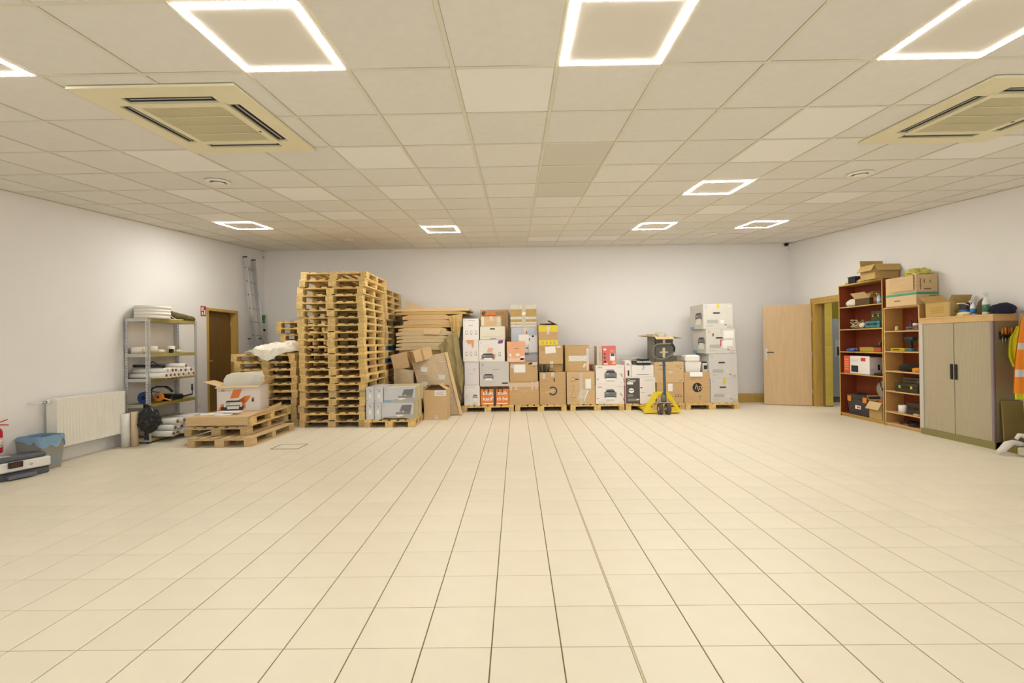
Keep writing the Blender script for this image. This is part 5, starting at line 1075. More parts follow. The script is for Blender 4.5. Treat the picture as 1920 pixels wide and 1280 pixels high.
# local: x along the front, +y into the body (towards the wall), front at y = 0
mb = MB(); mb.cbox(-W_,W_,.03,.23,.0,.075,.01); mb.build('base',mat('slate_plastic','#5c5f66',.45),t)
mb = MB(); mb.cbox(-W_,W_,.0,.23,.082,.185,.012); mb.build('front_cover',wplast,t)
mb = MB(); mb.cbox(-W_+.005,W_-.03,.008,.22,.19,.235,.012); mb.build('scanner_lid',mat('slate_plastic','#5c5f66',.45),t); mb = MB(); mb.cbox(-W_+.04,W_-.3,.05,.22,.2355,.245,.004); mb.build('lid_top',inkl,t)
mb = MB(); mb.cbox(-.1,.12,-.045,.03,.012,.05,.006); tr = mb.build('paper_tray',mat('slate_plastic2','#6b6f76',.45),t)
mb = MB(); mb.box(-W_+.01,W_-.01,.012,.22,.074,.083); mb.build('shadow_gap',bplast,t)
mb = MB(); mb.cbox(-.09,.02,-.022,.0,.125,.185,.004,M=Matrix.Identity(4)); sc_ = mb.build('control_panel',bplast,t); mb = MB(); mb.box(-.075,.0,-.0232,-.0222,.137,.175); mb.build('screen',mat('brown_screen','#4a3320',.25),t)
DIM[t.name] = (W_*2,0,.3); mb = MB(); mb.pipe((.09,-.0015,.135),(.09,.0,.135),.013,.0108,20); mb.build('emblem',gplast,t); me = textmesh('hp',.02,.3); me.transform(Matrix.Translation((.0815,-.0014,.129)) @ Matrix.Rotation(math.pi/2,4,'X')); me.materials.clear(); me.materials.append(gplast); link('emblem_lettering',me,t)
t = thing('waste_bin','grey translucent waste bin with a blue bag, behind the floor printer','bin',(-5.39,5.07,.0005))
binm = mat('translucent_grey','#a9a79c',.35,alpha=.8); mb = MB(); hB = .37
def ring(z, k): return [(-.14*k,-.13*k,z),(.14*k,-.13*k,z),(.14*k,.13*k,z),(-.14*k,.13*k,z)]
vs = ring(0,.82)+ring(hB,1.0); mb.add(vs,[(3,2,1,0),(0,1,5,4),(1,2,6,5),(2,3,7,6),(3,0,4,7)]); solid(mb.build('bin_body',binm,t),.004,1)
bagm = mat('blue_bag_film','#8fb4d2',.3,alpha=.82)
def bagr(s, tt):
    a_ = s*2*math.pi; cx_, cy_ = math.cos(a_), math.sin(a_); k = 1/max(abs(cx_),abs(cy_)); n = mnoise.noise(Vector((cx_*2,cy_*2,tt*2)))
    out = 1.03+.05*tt+.05*n*tt; dep = .03+.16*abs(mnoise.noise(Vector((cx_*1.1,cy_*1.1,3.4))))
    return Vector((.0+.142*cx_*k*out, .132*cy_*k*out, hB+.012+.012*n-dep*tt*1.6))
mb = MB(); mb.sheet(bagr,44,8); mb.sheet(lambda s,tt: Vector((.0+.137*(1-tt*.1)*math.cos(s*2*math.pi)/max(abs(math.cos(s*2*math.pi)),abs(math.sin(s*2*math.pi))),.127*(1-tt*.1)*math.sin(s*2*math.pi)/max(abs(math.cos(s*2*math.pi)),abs(math.sin(s*2*math.pi))),hB+.01-.3*tt)),44,4); mb.build('bin_bag',bagm,t)
t = thing('fire_extinguisher','red fire extinguisher on the left wall, cut by the left edge','fire extinguisher',(-5.47,4.69,.27))
redm = mat('extinguisher_red','#c4202a',.3); mb = MB(); mb.lathe([(.0,.0),(.05,.0),(.055,.01),(.055,.22),(.045,.25),(.018,.265),(.018,.28)],n=22); mb.build('cylinder',redm,t); mb = MB(); mb.lathe([(.0556,.06),(.0558,.16)],n=22); mb.build('paper_band',mat('extinguisher_label','#e3c9c0',.5,var=.4,scale=40),t)
mb = MB(); mb.cyl((0,0,.28),(0,0,.31),.016,n=10); mb.build('valve',bplast,t); mb = MB(); mb.tube([(0,0,.31),(.03,.03,.325),(.06,.065,.345)],.006,6); mb.build('lever',redm,t); mb = MB(); mb.tube([(0,0,.295),(.03,.035,.292),(.065,.07,.285)],.006,6); mb.build('lever',redm,t); mb = MB(); mb.box(-.075,-.05,-.02,.02,.1,.2); mb.build('wall_bracket',bplast,t)
# ------------------------------------------------------------------ yellow pallet truck in front of the back row
t = thing('pallet_truck','yellow hand pallet truck with brown rubber wheels in front of the cartons','pallet truck',(2.72,8.40,0))
for x in (-.235, .21):
    mb = MB(); mb.cbox(x-.075,x+.075,.16,1.30,.030,.078,.008); mb.add([(x-.075,.16,.030),(x+.075,.16,.030),(x+.075,.16,.078),(x-.075,.16,.078),(x-.05,.05,.05),(x+.05,.05,.05),(x+.05,.05,.12),(x-.05,.05,.12)],[(0,4,5,1),(1,5,6,2),(2,6,7,3),(3,7,4,0),(4,7,6,5)]); f_ = mb.build('fork',yellowp,t)
    mb = MB(); mb.cyl((x-.03,1.2,.038),(x+.03,1.2,.038),.0375,n=16); mb.build('load_roller',wheelm,f_)
# slanted frame: two side plates and the top bridge
zt = .40
for s in (-1, 1):
    xo, xi = s*.32, s*.10
    bt = .075 if s < 0 else .045; poly = [(xo,.02),(xo+s*.03,.05),(xi+s*.035,zt),(xi-s*.03,zt),(xi-s*.02,zt-.08),(xo-s*bt,.075),(xo-s*bt,.02)]
    mb = MB(); mb.prism(poly if s > 0 else poly[::-1],.05,Matrix.Translation((-.02,.04,0))); mb.build('frame_plate',yellowp,t)
    mb = MB(); mb.cbox(min(s*.06,s*.33)-.02,max(s*.06,s*.33)-.02,.03,.1,.02,.055,.004); mb.build('frame_foot',yellowp,t)
mb = MB(); mb.cbox(-.15,.11,.05,.17,zt-.07,zt,.012); mb.build('frame_bridge',yellowp,t)
mb = MB(); mb.cyl((.0,.0,.226),(.0,.0,.36),.05,.045,16); mb.cyl((0,0,.3),(0,0,.4),.03,.03,12); mb.build('pump',mat('pump_grey','#6f7276',.4,metal=.4),t)
mb = MB(); mb.cbox(-.15,.15,-.06,.05,.203,.225,.010); mb.build('base_plate',mat('steel_grey','#9a968c',.45),t)
for x in (-.08, .06):
    mb = MB(); mb.cyl((x-.03,-.03,.101),(x+.03,-.03,.101),.1,.1,28); w_ = mb.build('steer_wheel',wheelm,t); mb = MB(); mb.cyl((x-.033,-.03,.101),(x+.033,-.03,.101),.04,.04,14); mb.build('hub',steel,w_)
mb = MB(); mb.cyl((-.12,-.03,.101),(.1,-.03,.101),.012,n=8); mb.build('axle',steel,t)
S0, S1 = Vector((.01,-.03,.36)), Vector((-.03,-.12,1.17))
mb = MB(); d = S1-S0; mb.cbox(-.024,.024,-.018,.018,0,d.length*.87,.004,M=Matrix.Translation(S0) @ d.to_track_quat('Z','X').to_matrix().to_4x4() @ Matrix.Rotation(math.pi/2,4,'Z')); mb.build('shaft',bluep,t)
mb = MB(); q = S0+d*.9; mb.cbox(q.x-.02,q.x+.02,q.y-.025,q.y+.012,q.z-.04,q.z+.14,.006); mb.build('control_head',mat('head_cream','#cfc48e',.5),t); mb = MB(); mb.cbox(q.x-.075,q.x+.08,q.y-.01,q.y+.01,q.z+.04,q.z+.08,.008); mb.build('lever',chrome,t)
lp = [(-.215,0),(-.22,.06),(-.19,.165),(-.14,.205),(.08,.21),(.14,.20),(.175,.15),(.17,.07),(.12,0),(0,-.06),(-.07,-.07),(-.15,-.05)]
mb = MB(); mb.tube([(x_-.01, -.12, 1.09+z_) for x_,z_ in lp],.014,8,closed=True); mb.build('handle_loop',mat('handle_grey','#77725c',.6),t)
mb = MB(); mb.tube([(.10,-.12,1.30),(.135,-.12,1.285),(.165,-.12,1.235),(.16,-.12,1.16)],.021,8); mb.build('grip',rubber,t)

# ------------------------------------------------------------------ bookcases and tambour cabinet on the right wall
BX0, BX1 = 5.72, 6.005
def bookcase(label, y0, y1, top, shelves, side_m, edge_m, back_m):
    t = thing('bookcase',label,'bookcase',((BX0+BX1)/2,(y0+y1)/2,0)); w, d = (y1-y0)/2, (BX1-BX0)/2; p = .018
    for s in (-1,1):
        mb = MB(); mb.box(-d+.003,d,*sorted((s*w,s*(w-p))),0,top); sp = mb.build('side_panel',side_m,t); mb = MB(); mb.box(-d,-d+.003,*sorted((s*w,s*(w-p))),0,top); mb.build('edge_band',edge_m,sp)
    mb = MB(); mb.box(-d,d,-w+p,w-p,top-p,top); mb.build('top_panel',edge_m,t); mb = MB(); mb.box(d-.006,d,-w+p,w-p,.03,top-p); mb.build('back_panel',back_m,t)
    mb = MB(); mb.box(-d+.02,-d+.035,-w+p,w-p,0,shelves[0]-p); mb.build('plinth',edge_m,t)
    for z in shelves:
        mb = MB(); mb.box(-d+.004,d-.007,-w+p,w-p,z-p,z); sh = mb.build('shelf',edge_m if edge_m is not doorwood else redwood,t); mb = MB(); mb.box(-d+.001,-d+.004,-w+p,w-p,z-p,z); mb.build('edge_band',edge_m,sh)
    return t
BA0, BA1, BB0, BB1 = 7.10, 8.06, 6.46, 7.085
Z1 = [.06,.755,1.13,1.515,1.90]; bookcase('tall red-brown bookcase of tools beside the right doorway',BA0,BA1,2.285,Z1,redwood,doorwood,redwood)
Z2 = [.05,.225,.545,.85,1.15,1.46]; bookcase('lower pale-edged bookcase between the tall one and the tambour cabinet',BB0,BB1,1.82,Z2,mat('birch_veneer','#c79a5c',.5,var=.08,scale=5),edgewood,redwood)
CY0, CY1, CTOP = 5.46, 6.445, 1.625
t = thing('tambour_cabinet','beige tambour-door cabinet with wooden top on the right wall','cabinet',((5.70+BX1)/2,(CY0+CY1)/2,0)); w, d = (CY1-CY0)/2, (BX1-5.70)/2
cabm = mat('cabinet_grey','#a59a84',.5,var=.02,scale=6); doorm = mat('tambour_beige','#b9ac90',.5); olv = mat('olive_plinth','#8d8350',.5)
mb = MB(); mb.box(-d+.02,d,-w,-w+.02,.0,CTOP-.085); mb.build('side_panel',mat('side_brown_grey','#8d7d5e',.5,var=.05,scale=3),t); mb = MB(); mb.box(-d+.02,d,w-.02,w,0,CTOP-.085); mb.build('side_panel',cabm,t); mb = MB(); mb.box(d-.01,d,-w+.02,w-.02,.0,CTOP-.085); mb.build('back_panel',cabm,t)
mb = MB(); mb.cbox(-d,d,-w-.004,w+.004,CTOP-.022,CTOP,.003); mb.build('worktop',edgewood,t); mb = MB(); mb.box(-d+.006,d,-w,w,CTOP-.085,CTOP-.022); mb.build('fascia',edgewood,t)
mb = MB(); mb.box(-d+.004,d-.01,-w,w,0,.085); mb.build('plinth',olv,t)
mb = MB(); mb.box(-d,-d+.025,w-.05,w,.085,CTOP-.085); mb.build('frame_stile',paintsteel,t); mb = MB(); mb.box(-d,-d+.025,-w,-w+.025,.085,CTOP-.085); mb.build('frame_stile',mat('purple_grey','#8b7b80',.5),t)
def tam(y0, y1):
    n = int((y1-y0)/.011); mb = MB()
    def f(s, v):
        k = s*n*2; return Vector((-d+.012+(.0025 if int(k) % 2 else 0), y0+(y1-y0)*s, .087+(CTOP-.174)*v))
    mb.sheet(f, n*2, 1, sm=False); return mb
for y0, y1, hy in ((.003,w-.052,.03),(-w+.027,-.003,-.03)):
    d_ = tam(y0,y1).build('tambour_door',doorm,t); mb = MB(); mb.cbox(-d-.008,-d+.012,hy-.012,hy+.012,.80,1.0,.003); mb.build('handle',bplast,d_)
mb = MB(); mb.cyl((-d+.002,-.05,.72),(-d+.012,-.05,.72),.01,n=10); mb.build('lock',steel,t)
mb = MB(); mb.box(-d+.03,d-.01,-.002,.002,.09,CTOP-.09); mb.build('inner_divider',cabm,t)
# -- things on and in them: placed by their pixel on the bookcase fronts
def fy(u, v, x=5.78): return onx(u, v, x).y
def rbox(name, label, cat, u0, u1, v, z0, h, x0, dep, m, top='closed', group=None, xf=None):
    """box whose front faces the room (-x): u0 is the far, u1 the near end of its front at x0"""
    ya, yb = onx(u1, v, x0).y, onx(u0, v, x0).y; w = yb-ya
    o = carton(name,label,cat,-w/2,w/2,-dep/2,dep,0,h,m,top=top,group=group); o.location = (x0+dep/2,(ya+yb)/2,z0+.0008); o.rotation_euler = (0,0,-math.pi/2); return o
zT1 = 2.2855
ya, yb = 7.11, 7.41; o = carton('moving_carton','open tan carton with spread flaps on top of the tall bookcase','box',5.62,5.99,ya,yb-ya,zT1+.001,zT1+.225,card3,top='open'); flap(o,'front',.115,152,card3); flap(o,'left',.115,148,card3); flap(o,'right',.08,100,card3); flap(o,'back',.1,5,card3)
y_ = fy(1602,512,5.8); mb = MB(); mb.cbox(-.1,.1,-.08,.08,0,.10,.006); t = thing('tool_box','small black case on the far end of the tall bookcase top','case',(5.83,y_-.02,zT1+.001)); mb.build('case',bplast,t); mb = MB(); mb.cbox(-.105,.105,-.085,.085,.1,.118,.004); mb.build('lid',bplast,t)
y_ = fy(1590,527,5.76); mb = MB(); mb.sheet(lambda s,v: Vector((.08*(s-.5), .22*(v-.5), .03*math.sin(math.pi*s)*(1+.4*math.sin(7*v)))),8,10); o = solid(mb.build('leather_belt',mat('tan_leather','#d2a877',.6),None,(5.78,y_-.05,zT1+.003)),.004); tag(o,'folded tan leather strap on the front edge of the tall bookcase','strap')
lump('packaging_scrap',(5.755,fy(1612,518,5.75),zT1+.001),(.07,.12,.06),mat('red_white_scrap','#d98a80',.5,var=.4,scale=30),3,.3,2); tag(bpy.data.objects['packaging_scrap'],'red and white packaging scrap beside the black case','packaging')
# top of the lower bookcase
zT2 = 1.8205
o = carton('moving_carton','large tan carton with green tape on the lower bookcase','box',5.69,5.995,6.47,.53,zT2+.001,zT2+.43,card2); o_ = o
patch(o,0,.34,1,.42,inkgr,'green_tape'); patch(o,0,.34,1,.42,inkgr,'green_tape','left'); decal(o,[(0,R4(.62,.72,.68,.82)),(1,R4(.35,.72,.4,.84)),(1,R4(.18,.5,.22,.86)),(1,R4(.35,.5,.7,.54)),(1,R4(.6,.28,.9,.31))],[inkgr,inkbr],'printed_marks'); decal(o,[(0,R4(.3,.16,.5,.2))],inkbr,'printed_marks','left')
mb = MB(); mb.box(-.153-.02,-.153-.0155,-.24,.16,.21,.425); o2 = mb.build('side_flap',card2,o)
lump('plastic_film',(5.84,6.62,zT2+.4305),(.24,.3,.13),mat('yellow_film','#d8cf5e',.3,alpha=.8),11,.4,2.5,sub=4); tag([x for x in bpy.data.objects if x.name.startswith('plastic_film')][-1],'crumpled yellow film on the carton with green tape','plastic film')
# on the cabinet
zc = CTOP+.0008
o = carton('moving_carton','open olive carton on the far end of the tambour cabinet','box',5.72,5.99,6.02,.34,zc,zc+.20,card3,top='open'); flap(o,'left',.12,50,card3); flap(o,'back',.1,25,card3); flap(o,'front',.09,25,card3); patch(o,.0,.0,.05,.99,cleart,'packing_tape'); decal(o,[(0,R4(.25,.42,.75,.46)),(0,R4(.25,.3,.4,.36))],inkbr,'printed_marks'); decal(o,[(0,R4(.2,.25+.12*i,.8,.31+.12*i)) for i in range(4)],mat('faded_print','#b8973f',.8),'printed_lines','left')
lump('work_glove',(5.75,5.86,zc),(.07,.17,.06),mat('cream_cloth','#e6dba8',.9),14,.3,2.5); tag([x for x in bpy.data.objects if x.name.startswith('work_glove')][-1],'cream work glove on the front edge of the tambour cabinet','glove')
def spray(label, x, y, z, h, r, bm, cm, band):
    t = thing('spray_bottle',label,'bottle',(x,y,z)); mb = MB(); mb.lathe([(r*.95,0),(r,.01),(r,h*.55),(r*.8,h*.68),(r*.4,h*.78),(r*.38,h*.82)],n=18); mb.build('bottle',bm,t)
    mb = MB(); mb.lathe([(r*1.01,h*.12),(r*1.01,h*.45)],n=18); mb.build('label',band,t); mb = MB(); mb.cyl((0,0,h*.82),(0,0,h*.9),r*.42,n=12); mb.cbox(-r*1.5,r*.7,-r*.4,r*.4,h*.89,h,.004); mb.build('trigger_head',cm,t); mb = MB(); mb.tube([(-r*.9,0,h*.9),(-r*1.1,0,h*.8),(-r*.9,0,h*.72)],.004,6); mb.build('trigger',cm,t); return t
t = thing('glue_tub','black tub with blue label and white handle on the tambour cabinet','tub',(5.82,5.90,zc)); mb = MB(); mb.lathe([(.055,0),(.06,.01),(.062,.14),(.066,.145),(.066,.165),(.0,.168)],n=20); mb.build('tub',dplast,t); mb = MB(); mb.lathe([(.0612,.015),(.0622,.08)],n=20); mb.build('label',mat('blue_label','#2f63a6',.5,var=.3,scale=40),t); mb = MB(); mb.tube([(-.02,-.064,.13),(-.07,-.04,.16),(-.07,.04,.16),(-.02,.064,.13)],.006,6); mb.build('handle',wplast,t)
spray('blue and white spray bottle beside the black tub',5.80,5.785,zc,.185,.03,mat('white_bottle','#e4e6e6',.4),wplast,mat('blue_label2','#3f7fc0',.5,var=.3,scale=30))
lump('tool_pouch',(5.85,5.715,zc),(.12,.10,.25),mat('brown_leather','#5b4526',.6,var=.15,scale=12),15,.15,1.6); tag(bpy.data.objects['tool_pouch'],'brown leather tool pouch between the spray bottles','pouch')
spray('white spray bottle with green foot on the tambour cabinet',5.80,5.625,zc,.27,.036,mat('clear_white_bottle','#dfe3d8',.35),wplast,mat('green_label','#4a7f62',.5,var=.5,scale=30))
lump('folded_jacket',(5.86,5.475+.02,zc),(.24,.2,.16),mat('navy_cloth','#1d1d33',.9,var=.15,scale=10),16,.2,1.8,sub=4); tag(bpy.data.objects['folded_jacket'],'folded navy jacket on the near end of the tambour cabinet','jacket')
# tall bookcase, top shelf
z = Z1[4]+.0008
lump('cloth_bag',(5.86,7.90,z),(.18,.24,.16),mat('white_cloth','#e8dfcf',.9),21,.15,1.6,sub=4); tag(bpy.data.objects['cloth_bag'],'white cloth bag on the top shelf of the tall bookcase','bag')
ya, yb = fy(1630,560,5.78), fy(1603,560,5.78); o = carton('moving_carton','small dark carton with raised tan lid on the top shelf of the tall bookcase','box',-(yb-ya)/2,(yb-ya)/2,-.09,.18,0,.12,mat('dark_fleck_card','#5e4a2c',.9,var=.3,scale=50),top='open'); o.location = (5.87,(ya+yb)/2,z); o.rotation_euler = (0,0,-math.pi/2); flap(o,'front',.12,40,card2); flap(o,'right',.1,20,card3); flap(o,'back',.1,10,card3)
t = thing('plant_pot','brown plastic bucket on the top shelf of the tall bookcase','bucket',(5.85,7.345,z)); mb = MB(); mb.pipe((0,0,0),(0,0,.12),.062,.057,20); mb.cyl((0,0,0),(0,0,.004),.058,n=20); mb.build('bucket',mat('brown_plastic','#8a5229',.5),t); mb = MB(); mb.pipe((0,0,.11),(0,0,.122),.066,.0625,20); mb.build('rim',mat('brown_plastic','#8a5229',.5),t)
spray('pale blue spray bottle with yellow head on the top bookcase shelf',5.79,7.25,z,.17,.03,mat('pale_blue_bottle','#9fc3d8',.4),mat('yellow_head','#d9b63c',.5),mat('pale_blue_bottle2','#b9d3df',.4))
# second shelf
z = Z1[3]+.0008
def tangle(name, label, c, R, n, m, seed, cat='cable', r=.005, flat=.35):
    rn_ = random.Random(seed); pts = []
    for i in range(n): a = i*.9; rr = R*(.55+.45*rn_.random()); pts.append((rr*math.cos(a), rr*1.1*math.sin(a), r+R*flat*rn_.random()*(.4+.6*math.sin(i*.37)**2)))
    mb = MB(); mb.tube(pts, r, 6); o = mb.build(name, m, None, c); return tag(o, label, cat)
tangle('cable','tangle of pale cables on the second shelf of the tall bookcase',(5.84,fy(1606,608,5.8),z),.115,60,mat('beige_cable','#b9aa8a',.6),4,r=.008,flat=1.3)
t = thing('dust_mask','white dust mask leaning on the teal case','mask',(5.785,fy(1618,608,5.78),z)); mb = MB(); mb.lathe([(.05,0),(.048,.02),(.035,.04),(.012,.052),(.0,.054)],n=18); o = mb.build('shell',mat('mask_white','#e2d9c2',.8),t); o.rotation_euler = (0,-1.2,0); o.location = (0,0,.05); mb = MB(); mb.tube([(0,.045,.05),(.04,.05,.09),(.06,0,.09),(.04,-.05,.09),(0,-.045,.05)],.002,5); mb.build('strap',inkl,t)
def case(label, ya, yb, x0, dep, z, h, m, latch, n=2, cat='tool case', name='tool_case'):
    t = thing(name,label,cat,(x0+dep/2,(ya+yb)/2,z)); w = (yb-ya)/2
    mb = MB(); mb.cbox(-dep/2,dep/2,-w,w,0,h*.55,.008); mb.build('lower_shell',m,t); mb = MB(); mb.cbox(-dep/2,dep/2,-w,w,h*.57,h,.008); mb.build('upper_shell',m,t)
    for i in range(n): y = -w+2*w*(i+.5)/n; mb = MB(); mb.cbox(-dep/2-.006,-dep/2,y-.018,y+.018,h*.42,h*.72,.002); mb.build('latch',latch,t)
    mb = MB(); mb.tube([(-dep/2,-.05,h*.6),(-dep/2-.025,-.045,h*.6),(-dep/2-.025,.045,h*.6),(-dep/2,.05,h*.6)],.006,6); mb.build('handle',bplast,t); return t
case('teal power tool case on the second shelf of the tall bookcase',7.20,7.50,5.745,.22,z,.115,mat('teal_plastic','#3e7f86',.5,var=.25,scale=25),bplast)
case('green tool case with orange latches standing on the teal case',7.24,7.44,5.80,.16,z+.1165,.16,mat('dark_green_plastic','#3b4630',.5,var=.2,scale=20),orp)
# third shelf
z = Z1[2]+.0008
lump('cleaning_rag',(5.80,fy(1596,652,5.78),z),(.12,.2,.075),mat('blue_white_rag','#5a6cae',.9,var=.7,scale=9),25,.3,2.2); tag(bpy.data.objects['cleaning_rag'],'blue and white rag on the third shelf of the tall bookcase','rag')
ya, yb = fy(1639,650,5.76), fy(1611,650,5.76); o = carton('parts_box','flat olive-yellow parts box on the third shelf of the tall bookcase','box',-(yb-ya)/2,(yb-ya)/2,-.1,.2,0,.075,mat('olive_yellow_card','#b39a3a',.7)); o.location = (5.865,(ya+yb)/2,z); o.rotation_euler = (0,0,-math.pi/2)
o = carton('parts_box','red-orange parts box at the near end of the third bookcase shelf','box',-.075,.075,-.1,.2,0,.07,mat('red_orange_card','#b9512e',.7)); o.location = (5.85,7.26,z); o.rotation_euler = (0,0,-math.pi/2)
t = thing('tape_gun','olive tape gun lying across the parts boxes','tool',(5.84,7.30,z+.0765)); mb = MB(); mb.cbox(-.03,.03,-.1,.12,0,.018,.004); mb.build('body',bplast,t); mb = MB(); mb.cbox(-.02,.02,.0,.03,.018,.08,.005,M=Matrix.Rotation(.2,4,'X')); mb.build('grip',olive,t)
# fourth shelf: microwave carton
z = Z1[1]+.0008; ya, yb = 7.33, 7.99; o = carton('appliance_box','white and orange microwave carton with red logo on the tall bookcase','box',5.75,5.99,7.42,.57,z,z+.30,whitecard); 
patch(o,.04,.95,.98,1.0,mat('dark_red_print','#6b1f1c',.5),'printed_band')
patch(o,.0,.0,.26,1,mat('orange_red_print','#d8562e',.5),'printed_panel','left'); patch(o,.3,.1,.58,.46,ink,'printed_picture','left'); patch(o,.68,.72,.86,.9,inkr,'red_logo','left'); small_lines(o,.32,.8,3,.3,inkl,'left',dv=.06); decal(o,[(0,R4(.03,.2+.14*i,.2,.27+.14*i)) for i in range(5)],mat('pale_orange_print','#eb9a6a',.5),'printed_lines','left'); small_lines(o,.08,.3,2,.3,ink,'front',dv=.1); patch(o,.55,.25,.7,.55,ink,'printed_picture')
t = thing('soldering_tool','black soldering tool with wires beside the microwave carton','tool',(5.84,7.24,z)); mb = MB(); mb.cbox(-.07,.07,-.09,.12,0,.035,.006); mb.build('base',bplast,t); mb = MB(); mb.tube([(-.04,-.06,.035),(-.03,-.02,.09),(.0,.04,.11),(.02,.08,.04)],.005,6); mb.tube([(0,-.08,.035),(.02,-.03,.08),(-.02,.05,.07)],.005,6); mb.build('wires',dplast,t)
# bottom: tool box, small carton, disc
z = Z1[0]+.0008
t = thing('tool_box','big black tool box with orange latches at the foot of the tall bookcase','tool box',(5.865,7.68,z)); mb = MB(); mb.add([(-.10,-.21,0),(.10,-.21,0),(.10,.21,0),(-.10,.21,0),(-.12,-.235,.26),(.12,-.235,.26),(.12,.235,.26),(-.12,.235,.26)],[(3,2,1,0),(4,5,6,7),(0,1,5,4),(1,2,6,5),(2,3,7,6),(3,0,4,7)]); mb.build('body',dplast,t); mb = MB(); mb.cbox(-.128,.12,-.245,.245,.262,.34,.012); mb.build('lid',dplast,t)
for y in (-.17,.17): mb = MB(); mb.cbox(-.142,-.125,y-.04,y+.04,.22,.31,.006); mb.build('latch',orp,t)
mb = MB(); mb.box(-.118,-.1125,-.06,.06,.1,.16); mb.build('label_plate',paper,t); mb = MB(); mb.box(-.1195,-.118,-.045,.02,.115,.145); mb.build('label_print',inkr,t); mb = MB(); mb.tube([(-.02,-.1,.34),(-.02,-.09,.37),(-.02,.09,.37),(-.02,.1,.34)],.011,8); mb.build('handle',bplast,t)
o = carton('moving_carton','small open carton with folded flap at the foot of the tall bookcase','box',-.13,.13,-.11,.22,0,.27,card3,top='open'); o.location = (5.845,7.29,z); o.rotation_euler = (0,0,-math.pi/2); flap(o,'front',.13,150,card2); flap(o,'right',.1,-20,card3); flap(o,'left',.1,30,card3)
lump('packaging_scrap',(5.85,7.24,z+.22),(.14,.14,.15),mat('orange_rag','#c76a2c',.8,var=.2,scale=12),31,.3,2.2); tag([x for x in bpy.data.objects if x.name.startswith('packaging_scrap')][-1],'orange rag stuffed in the small open carton','rag')
t = thing('grinding_disc','pale round disc on a rod behind the small open carton','disc',(5.93,7.37,z+.24)); mb = MB(); mb.cyl((0,0,.22),(.02,0,.22),.14,.14,32); mb.build('disc',mat('pale_disc','#b0a98f',.5),t); mb = MB(); mb.cyl((-.012,.06,.36),(-.012,-.03,-.02),.007,n=8); mb.build('rod',chrome,t); mb = MB(); mb.cyl((-.015,0,.22),(.0,0,.22),.03,n=14); mb.build('hub',dplast,t); mb = MB(); mb.box(-.005,.02,-.02,.02,-.24,.09); mb.build('foot',dplast,t)
# lower bookcase
z = Z2[5]+.0008
t = thing('figurine','small cream toy figure on the top shelf of the lower bookcase','figure',(5.80,fy(1680,612,5.79),z)); mb = MB(); mb.lathe([(.02,0),(.024,.015),(.018,.035),(.022,.048),(.02,.062),(.0,.07)],n=14); mb.build('figure',mat('cream_toy','#e2cd84',.6),t); mb = MB(); mb.cyl((-.02,-.012,.05),(-.017,-.012,.05),.004,n=8); mb.cyl((-.02,.012,.05),(-.017,.012,.05),.004,n=8); mb.build('eyes',bplast,t)
for k,(y,h,m,lb) in enumerate(((6.80,.15,'#2b2f55','slim navy bottle'),(6.75,.135,'#7a5c2c','slim amber bottle'),(6.70,.16,'#1d1a1c','slim black bottle'),(6.65,.13,'#33281f','short dark bottle'))):
    t = thing('bottle',lb+' on the top shelf of the lower bookcase','bottle',(5.90,y,z),0,'bottles on the lower bookcase'); mb = MB(); mb.lathe([(.019,0),(.02,.01),(.02,h*.6),(.008,h*.75),(.008,h*.88)],n=14); mb.build('bottle',mat('bottle_%d'%k,m,.4),t); mb = MB(); mb.cyl((0,0,h*.88),(0,0,h),.009,n=10); mb.build('cap',bplast,t)
case('pale grey parts tray on the top shelf of the lower bookcase',6.52,6.72,5.74,.1,z,.05,gplast,bplast,1,'tray','parts_tray')
t = thing('cup','white cup with red base on the parts tray','cup',(5.79,6.60,z+.051)); mb = MB(); mb.lathe([(.03,0),(.034,.02),(.034,.05),(.031,.05),(.03,.01)],n=16); mb.build('cup',wplast,t); mb = MB(); mb.lathe([(.0345,.0),(.0348,.018)],n=16); mb.build('red_band',inkr,t)
z = Z2[4]+.0008
case('flat yellow case on the second shelf of the lower bookcase',6.77,7.02,5.76,.15,z,.045,mat('yellow_plastic','#e0c53a',.45),mat('yellow_plastic','#e0c53a',.45),2)
t = thing('cordless_drill','teal and black cordless drill standing on the lower bookcase','drill',(5.80,6.69,z)); tealm = mat('teal_tool','#2f6f73',.5)
mb = MB(); mb.cbox(-.04,.04,-.05,.05,.0,.045,.008); mb.build('battery',tealm,t); mb = MB(); mb.cbox(-.02,.02,-.022,.022,.045,.16,.008,M=Matrix.Rotation(-.1,4,'X')); mb.build('grip',bplast,t); mb = MB(); mb.cyl((0,-.06,.185),(0,.09,.185),.035,.03,16); mb.build('motor',mat('dark_teal','#1f3a3a',.5),t); mb = MB(); mb.cyl((0,.09,.185),(0,.14,.185),.02,.012,14); mb.build('chuck',bplast,t)
t = thing('cordless_drill','red based driver tool behind the teal drill','drill',(5.86,6.59,z)); mb = MB(); mb.cbox(-.03,.03,-.04,.04,0,.06,.008); mb.build('battery',inkr,t); mb = MB(); mb.cbox(-.018,.018,-.02,.02,.06,.15,.006); mb.build('grip',wplast,t); mb = MB(); mb.cyl((0,-.04,.165),(0,.06,.165),.025,.022,14); mb.build('motor',tealm,t)
z = Z2[3]+.0008
lump('tool_bag',(5.83,6.76,z),(.18,.32,.15),mat('black_cloth','#262119',.9),41,.25,2.0); tag(bpy.data.objects['tool_bag'],'slack black cloth bag on the third shelf of the lower bookcase','bag')
lump('work_glove',(5.78,6.58,z),(.09,.14,.08),mat('orange_glove','#e39a2e',.8),42,.3,2.4); tag([x for x in bpy.data.objects if x.name.startswith('work_glove')][-1],'orange work glove at the near end of the lower bookcase','glove')
z = Z2[2]+.0008
